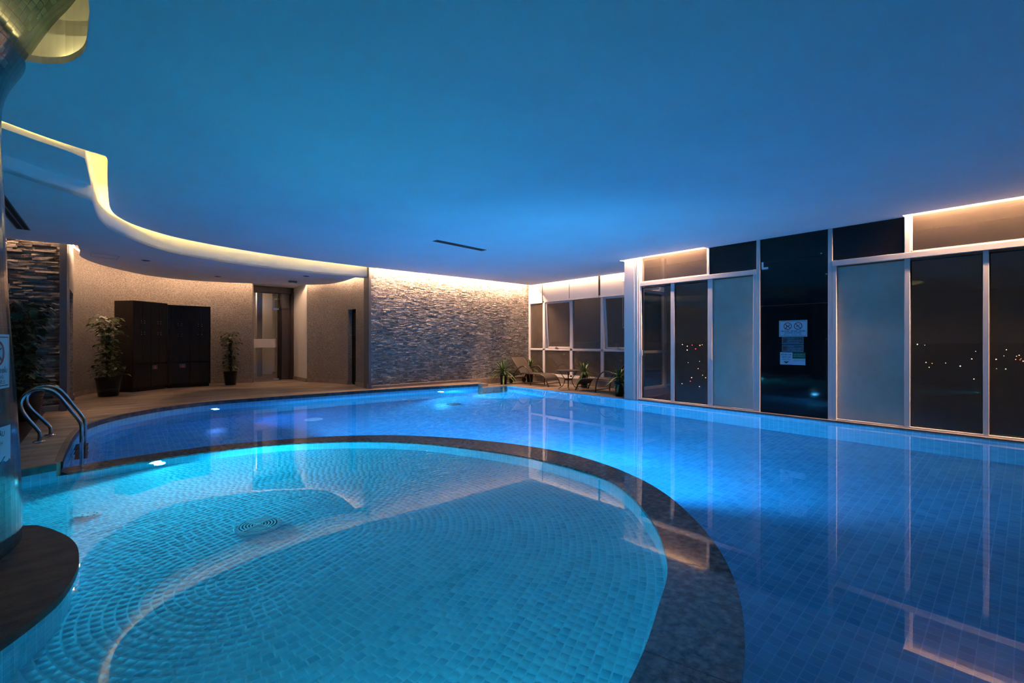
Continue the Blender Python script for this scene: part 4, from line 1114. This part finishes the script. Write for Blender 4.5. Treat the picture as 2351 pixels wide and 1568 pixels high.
for (px, py, lb_) in ((335, 598, 'left, nearest the first access panel'), (500, 635, 'middle, above the right locker cabinet'), (703, 634, 'right, over the glass door recess')):
    x, y = P(px, py, Z_SOF); t = empty('downlight', (x, y, Z_SOF)); tag(t, 'small unlit round ceiling downlight, '+lb_, 'downlight')
    MB().lathe([(.075, 0), (.07, -.006), (.055, -.006), (.05, -.001)], n=24).build('trim_ring', M['grey_paint'], t, smooth=True)
    MB().lathe([(.05, -.001), (.04, -.002)], n=20).build('lamp', M['vent_dark'], t)
x, y = P(672, 645, Z_SOF); t = empty('exit_sensor', (x, y, Z_SOF)); tag(t, 'small grey square sensor box under the soffit before the glass door', 'sensor')
MB().box(-.10, -.05, -.045, .10, .05, 0).build('housing', M['grey_paint'], t, bevel=.008); MB().lathe([(.03, -.055), (.035, -.045)], n=16).build('lens', M['white_plastic'], t, smooth=True)

# ---- signs with their lettering
def text_mesh(s, size, align='CENTER', bold=0.0):
    cu = bpy.data.curves.new('t', 'FONT'); cu.body = s; cu.size = size; cu.align_x = align; cu.align_y = 'CENTER'; cu.offset = 0.0; cu.resolution_u = 2
    o = bpy.data.objects.new('t', cu); C.objects.link(o)
    dg = bpy.context.evaluated_depsgraph_get(); me = bpy.data.meshes.new_from_object(o.evaluated_get(dg))
    bpy.data.objects.remove(o); bpy.data.curves.remove(cu)
    vs = [v.co.copy() for v in me.vertices]; fs = [tuple(p.vertices) for p in me.polygons]; bpy.data.meshes.remove(me)
    return vs, fs
def rect(x0, y0, x1, y1, nx=1):
    vs = []; fs = []
    for i in range(nx+1):
        x = x0+(x1-x0)*i/nx; vs += [Vector((x, y0, 0)), Vector((x, y1, 0))]
    for i in range(nx): fs.append((2*i, 2*i+2, 2*i+3, 2*i+1))
    return vs, fs
def ringm(cx, cy, ro, ri, n=28):
    vs = []; fs = []
    for k in range(n):
        a = 2*PI*k/n; vs += [Vector((cx+ri*math.cos(a), cy+ri*math.sin(a), 0)), Vector((cx+ro*math.cos(a), cy+ro*math.sin(a), 0))]
    for k in range(n): j = (k+1) % n; fs.append((2*k, 2*k+1, 2*j+1, 2*j))
    return vs, fs
def barm(x0, y0, x1, y1, w):
    a, b = Vector((x0, y0, 0)), Vector((x1, y1, 0)); t = (b-a).normalized(); s_ = Vector((-t.y, t.x, 0))*w/2
    return [a-s_, b-s_, b+s_, a+s_], [(0, 1, 2, 3)]
def blob(cx, cy, r, n=12):
    return [Vector((cx+r*math.cos(2*PI*k/n), cy+r*math.sin(2*PI*k/n), 0)) for k in range(n)], [tuple(range(n))]
def place(sign, name, parts, mat, mapf, lift):
    mb = MB()
    for vs, fs in parts: mb.raw([mapf(v.x, v.y, lift) for v in vs], fs)
    return mb.build(name, mat, sign)
def flat_map(y0, z0):            # local u to the right (= -Y), v up, on the facade
    return lambda u, v, l: (-.004-l, -u, v)
def no_circle(cx, cy, r):
    return [ringm(cx, cy, r, r*.82), barm(cx-r*.62, cy+r*.62, cx+r*.62, cy-r*.62, r*.17)]
def figure_push(cx, cy, r):
    return [blob(cx-r*.30, cy+r*.30, r*.13), barm(cx-r*.28, cy+r*.18, cx-r*.18, cy-r*.28, r*.18), barm(cx-r*.25, cy+r*.12, cx+r*.12, cy+r*.08, r*.09), barm(cx-r*.18, cy-r*.25, cx-r*.38, cy-r*.6, r*.12),
            blob(cx+r*.38, cy+r*.34, r*.12), barm(cx+r*.34, cy+r*.22, cx+r*.22, cy-r*.2, r*.16), barm(cx+r*.2, cy-r*.2, cx+r*.45, cy-r*.42, r*.1), rect(cx-r*.62, cy-r*.62, cx-r*.2, cy-r*.42)]
def figure_dive(cx, cy, r):
    return [blob(cx-r*.30, cy-r*.02, r*.12), barm(cx-r*.22, cy+r*.02, cx+r*.16, cy+r*.2, r*.17), barm(cx+r*.14, cy+r*.2, cx+r*.56, cy+r*.42, r*.1), barm(cx-r*.25, cy-r*.02, cx-r*.58, cy-r*.24, r*.09),
            barm(cx-r*.5, cy-r*.42, cx-r*.1, cy-r*.36, r*.06), barm(cx-r*.1, cy-r*.36, cx+r*.3, cy-r*.44, r*.06)]
def sign_face(px0, px1, py0, py1):
    y0, zt = PXw(px0, py0, FX-.004); y1, zb = PXw(px1, py1, FX-.004); y0b, zb2 = PXw(px0, py1, FX-.004)
    zt2 = PXw(px1, py0, FX-.004)[1]
    return (y0+y1)/2, (zt+zt2)/4+(zb+zb2)/4, y0-y1, abs((zt+zt2)/2-(zb+zb2)/2)
cy_, cz_, w_, h_ = sign_face(1788.7, 1853.3, 735.5, 773)
s1 = empty('warning_sign', (FX, cy_, cz_)); tag(s1, 'white sign with two red prohibition circles, topmost on the tall black panel', 'sign')
fm_ = flat_map(0, 0)
MB().box(-.005, -w_/2, -h_/2, -.001, w_/2, h_/2).build('board', M['sign_white'], s1)
place(s1, 'border', [rect(-w_*.47, h_*.435, w_*.47, h_*.455), rect(-w_*.47, -h_*.455, w_*.47, -h_*.435), rect(-w_*.47, -h_*.45, -w_*.462, h_*.45), rect(w_*.462, -h_*.45, w_*.47, h_*.45)], M['ink'], fm_, .0015)
R_ = h_*.225
place(s1, 'prohibition_symbol', no_circle(-w_*.185, h_*.15, R_), M['red'], fm_, .003); place(s1, 'prohibition_symbol', no_circle(w_*.185, h_*.15, R_), M['red'], fm_, .003)
place(s1, 'pictogram', figure_push(-w_*.185, h_*.15, R_), M['ink'], fm_, .002); place(s1, 'pictogram', figure_dive(w_*.185, h_*.15, R_), M['ink'], fm_, .002)
def txt(s, size, x, y, align='CENTER', bold=0.0, maxw=None):
    vs, fs = text_mesh(s, size, align, bold)
    if maxw and vs:
        w = max(v.x for v in vs)-min(v.x for v in vs); k = maxw/w
        vs = [Vector((v.x*k, v.y, 0)) for v in vs]
    if bold:
        n0 = len(vs); e = size*.03
        vs = [Vector((v.x+q*e, v.y+w*e, 0)) for q, w in ((-1, 0), (1, 0), (0, 1), (0, -1)) for v in vs]; fs = [tuple(i+n0*q for i in f) for q in range(4) for f in fs]
    return [Vector((v.x+x, v.y+y, 0)) for v in vs], fs
place(s1, 'lettering', [txt('CẤM XÔ ÐẨY, CẤM NHẢY CHÚI ÐẦU', h_*.105, 0, -h_*.165, bold=.0012, maxw=w_*.86), txt('NO PUSHING, NO DIVING', h_*.085, 0, -h_*.27, bold=.0005, maxw=w_*.58), txt('飛び込み、突き落とし禁止', h_*.085, 0, -h_*.375, maxw=w_*.66)], M['ink'], fm_, .0015)
for k, (pa, pb, lines) in enumerate(((774.3, 790, ('CẢNH BÁO:', 'KHÔNG CÓ CỨU HỘ', 'Ở KHU VỰC NÀY')), (791.8, 807.6, ('WARNING:', 'NO LIFEGUARD IN THIS AREA', '注意：監視員はいません')))):
    cy_, cz_, w_, h_ = sign_face(1795.4, 1844.7, pa, pb)
    s_ = empty('warning_sign', (FX, cy_, cz_)); tag(s_, ('dark grey warning plate directly under the white prohibition sign' if k == 0 else 'dark grey warning plate directly above the green and white depth sign'), 'sign')
    MB().box(-.005, -w_/2, -h_/2, -.001, w_/2, h_/2).build('board', M['sign_grey'], s_)
    place(s_, 'border', [rect(-w_*.5, h_*.46, w_*.5, h_*.5), rect(-w_*.5, -h_*.5, w_*.5, -h_*.46), rect(-w_*.5, -h_*.5, -w_*.485, h_*.5), rect(w_*.485, -h_*.5, w_*.5, h_*.5)], M['sign_pale'], fm_, .0015)
    place(s_, 'symbol', [blob(-w_*.36, 0, h_*.2, 20)], M['ink'], fm_, .0012); place(s_, 'symbol_bar', [barm(-w_*.36-h_*.2, h_*.2, -w_*.36+h_*.2, -h_*.2, h_*.07), barm(-w_*.36-h_*.12, -h_*.12, -w_*.36+h_*.12, h_*.12, h_*.05)], M['red'], fm_, .002)
    place(s_, 'lettering', [txt(lines[0], h_*.17, -w_*.24, h_*.27, 'LEFT'), txt(lines[1], h_*.17, -w_*.24, 0, 'LEFT', 0, w_*.64), txt(lines[2], h_*.17, -w_*.24, -h_*.27, 'LEFT', maxw=w_*(.54 if k == 0 else .64))], M['sign_pale'], fm_, .0015)
cy_, cz_, w_, h_ = sign_face(1791, 1849, 809, 837.5)
s_ = empty('depth_sign', (FX, cy_, cz_)); tag(s_, 'green and white depth sign, lowest on the tall black panel', 'sign')
MB().box(-.005, -w_/2, -h_/2, -.001, w_/2, h_/2).build('board', M['sign_white'], s_)
place(s_, 'green_field', [rect(0, 0, w_*.5, h_*.5)], M['green'], fm_, .0012)
place(s_, 'lettering', [txt('ÐỘ SÂU 1,3M', h_*.155, -w_*.25, h_*.31, bold=.0012, maxw=w_*.41), txt('DEPTH 1,3M', h_*.125, -w_*.25, h_*.11, bold=.0008, maxw=w_*.35), txt('深さ 1.3m', h_*.12, -w_*.25, -h_*.07, maxw=w_*.31),
      ([Vector((-w_*.37, -h_*.24, 0)), Vector((-w_*.25, -h_*.42, 0)), Vector((-w_*.13, -h_*.24, 0))], [(0, 1, 2)]), txt('KHÔNG DÀNH CHO TRẺ EM', h_*.08, w_*.26, -h_*.12, bold=.0004, maxw=w_*.45), txt('NOT FOR CHILDREN', h_*.06, w_*.26, -h_*.23, maxw=w_*.45)], M['green'], fm_, .0015)
place(s_, 'small_lettering', [txt('CHIỀU CAO DƯỚI 1,4M', h_*.085, w_*.26, h_*.32, maxw=w_*.44), txt('HEIGHT UNDER 1,4M', h_*.07, w_*.26, h_*.18, maxw=w_*.44)], M['sign_white'], fm_, .002)
# signs wrapped on the column
def col_az(px):
    k = (px-1175.5)/F; dx, dy = Wd(1, k); R = .96
    ax, ay = -COLX, -COLY; A = dx*dx+dy*dy; B = 2*(dx*ax+dy*ay); Cc = ax*ax+ay*ay-R*R
    t_ = (-B-math.sqrt(B*B-4*A*Cc))/(2*A); x, y = t_*dx, t_*dy
    return math.atan2(y-COLY, x-COLX), t_
def col_sign(px_r, y_t, y_b, w, name, label, build):
    a0, dep = col_az(px_r); zt, zb = EYE+(784-y_t)*dep/F, EYE+(784-y_b)*dep/F; zc, h = (zt+zb)/2, zt-zb
    Rz = lambda z: .994-.048*max(0, min(1.6, z))/1.55
    s_ = empty(name, (COLX, COLY, zc)); tag(s_, label, 'sign')
    # u runs rightwards seen from outside = increasing azimuth; right edge at a0
    def mp(u, v, l):
        R = Rz(zc)+.012+l; a = a0-(w/2-u)/R; return (R*math.cos(a), R*math.sin(a), v)
    place(s_, 'board', [rect(-w/2, -h/2, w/2, h/2, 14)], M['sign_white'], mp, 0); place(s_, 'backing', [rect(-w/2, -h/2, w/2, h/2, 14)], M['grey_paint'], mp, -.006)
    build(s_, mp, w, h)
def b1(s_, mp, w, h):
    place(s_, 'border', [rect(-w*.47, h*.44, w*.47, h*.455, 10), rect(-w*.47, -h*.455, w*.47, -h*.44, 10), rect(w*.463, -h*.45, w*.47, h*.45), rect(-w*.47, -h*.45, -w*.463, h*.45)], M['ink'], mp, .001)
    for sx, fg in ((-1, figure_push), (1, figure_dive)):
        place(s_, 'prohibition_symbol', no_circle(sx*w*.235, h*.15, h*.235), M['red'], mp, .002); place(s_, 'pictogram', fg(sx*w*.235, h*.15, h*.235), M['ink'], mp, .0015)
    place(s_, 'lettering', [txt('CẤM XÔ ÐẨY, CẤM NHẢY CHÚI ÐẦU', h*.105, 0, -h*.18, bold=.0012, maxw=w*.86), txt('NO PUSHING, NO DIVING', h*.085, 0, -h*.29, maxw=w*.7), txt('飛び込み、突き落とし禁止', h*.085, 0, -h*.385, maxw=w*.78)], M['ink'], mp, .001)
def b2f(s_, mp, w, h):
    place(s_, 'lettering', [txt('ÐỘ SÂU', h*.16, w*.12, h*.33, bold=.001), txt('DEPTH', h*.14, w*.12, h*.12), txt('深さ', h*.14, w*.12, -h*.08), ([Vector((w*.0, -h*.2, 0)), Vector((w*.17, -h*.4, 0)), Vector((w*.34, -h*.2, 0))], [(0, 1, 2)])], M['green'], mp, .001)
col_sign(16, 768, 889, .55, 'warning_sign', 'white prohibition sign wrapped on the tiled column, upper one', b1)
col_sign(10, 975, 1072, .38, 'depth_sign', 'white and green depth sign on the tiled column, lower one', b2f)

# ---- city lights far outside and below
ico = bmesh.new(); bmesh.ops.create_icosphere(ico, subdivisions=1, radius=1.0); icm = bpy.data.meshes.new('city_light'); ico.to_mesh(icm); ico.free()
cl_m = {'w': emissive('city_white', (1.0, .72, .45), 4.0), 'o': emissive('city_orange', (1.0, .40, .16), 4.5), 'r': emissive('city_red', (1.0, .05, .10), 5.0), 'g': emissive('city_green', (.35, 1.0, .25), 6.0)}
meshes = {}
for k_, mt in cl_m.items():
    mm_ = icm.copy(); mm_.materials.append(mt); meshes[k_] = mm_
rnd = random.Random(5)
spots = [(1589, 793, 'r'), (1597, 802, 'r'), (1580, 833, 'o'), (1620, 868, 'w'), (1585, 876, 'r'), (1588, 868, 'w'), (1603, 847, 'w'), (1613, 862, 'o'), (1606, 888, 'w'), (1607, 794, 'o'), (1612, 792, 'w'),
         (1319, 829, 'w'), (1373, 834, 'r'), (1425, 828, 'o'), (1327, 808, 'w'), (1340, 807, 'w'), (1355, 808, 'o'), (1295, 814, 'w'),
         (2171, 834, 'w'), (2231, 825, 'w'), (2236, 871, 'w'), (2126, 833, 'w'), (2140, 835, 'o'), (2332, 826, 'o'), (2342, 827, 'r'), (2288, 847, 'w'), (2309, 848, 'g'), (2287, 826, 'w'), (2344, 824, 'o'), (2349, 830, 'w')]
for i in range(14):
    spots.append((rnd.choice([rnd.uniform(1552, 1622), rnd.uniform(2095, 2250), rnd.uniform(2275, 2349)]), 790+abs(rnd.gauss(0, 1))*40, rnd.choice('wwo')))
for px, py, k_ in spots:
    d = (EYE+12)*F/(max(py, 790.5)-784); x, y = Wd(d, (px-1175.5)/F*d); rr_ = d*rnd.uniform(.0005, .0012); z = -12+rr_*.9
    o = bpy.data.objects.new('city_light', meshes[k_]); C.objects.link(o); o.location = (x, y, z); o.scale = (rr_,)*3
    tag(o, 'tiny glowing light of the night city seen far out through the dark glass', 'city light', 'city lights beyond the glass')
tag(MB().box(12, -4500, -13, 4500, 4500, -12).build('ground_city', plain('dark_city_ground', (.62, .60, .58), .9)), kind='structure')
for o in bpy.data.objects:
    if o.type == 'MESH' and o.name.startswith(('ceiling', 'wall')): o.cycles.is_caustics_receiver = True   # lamp light leaving the water reaches these
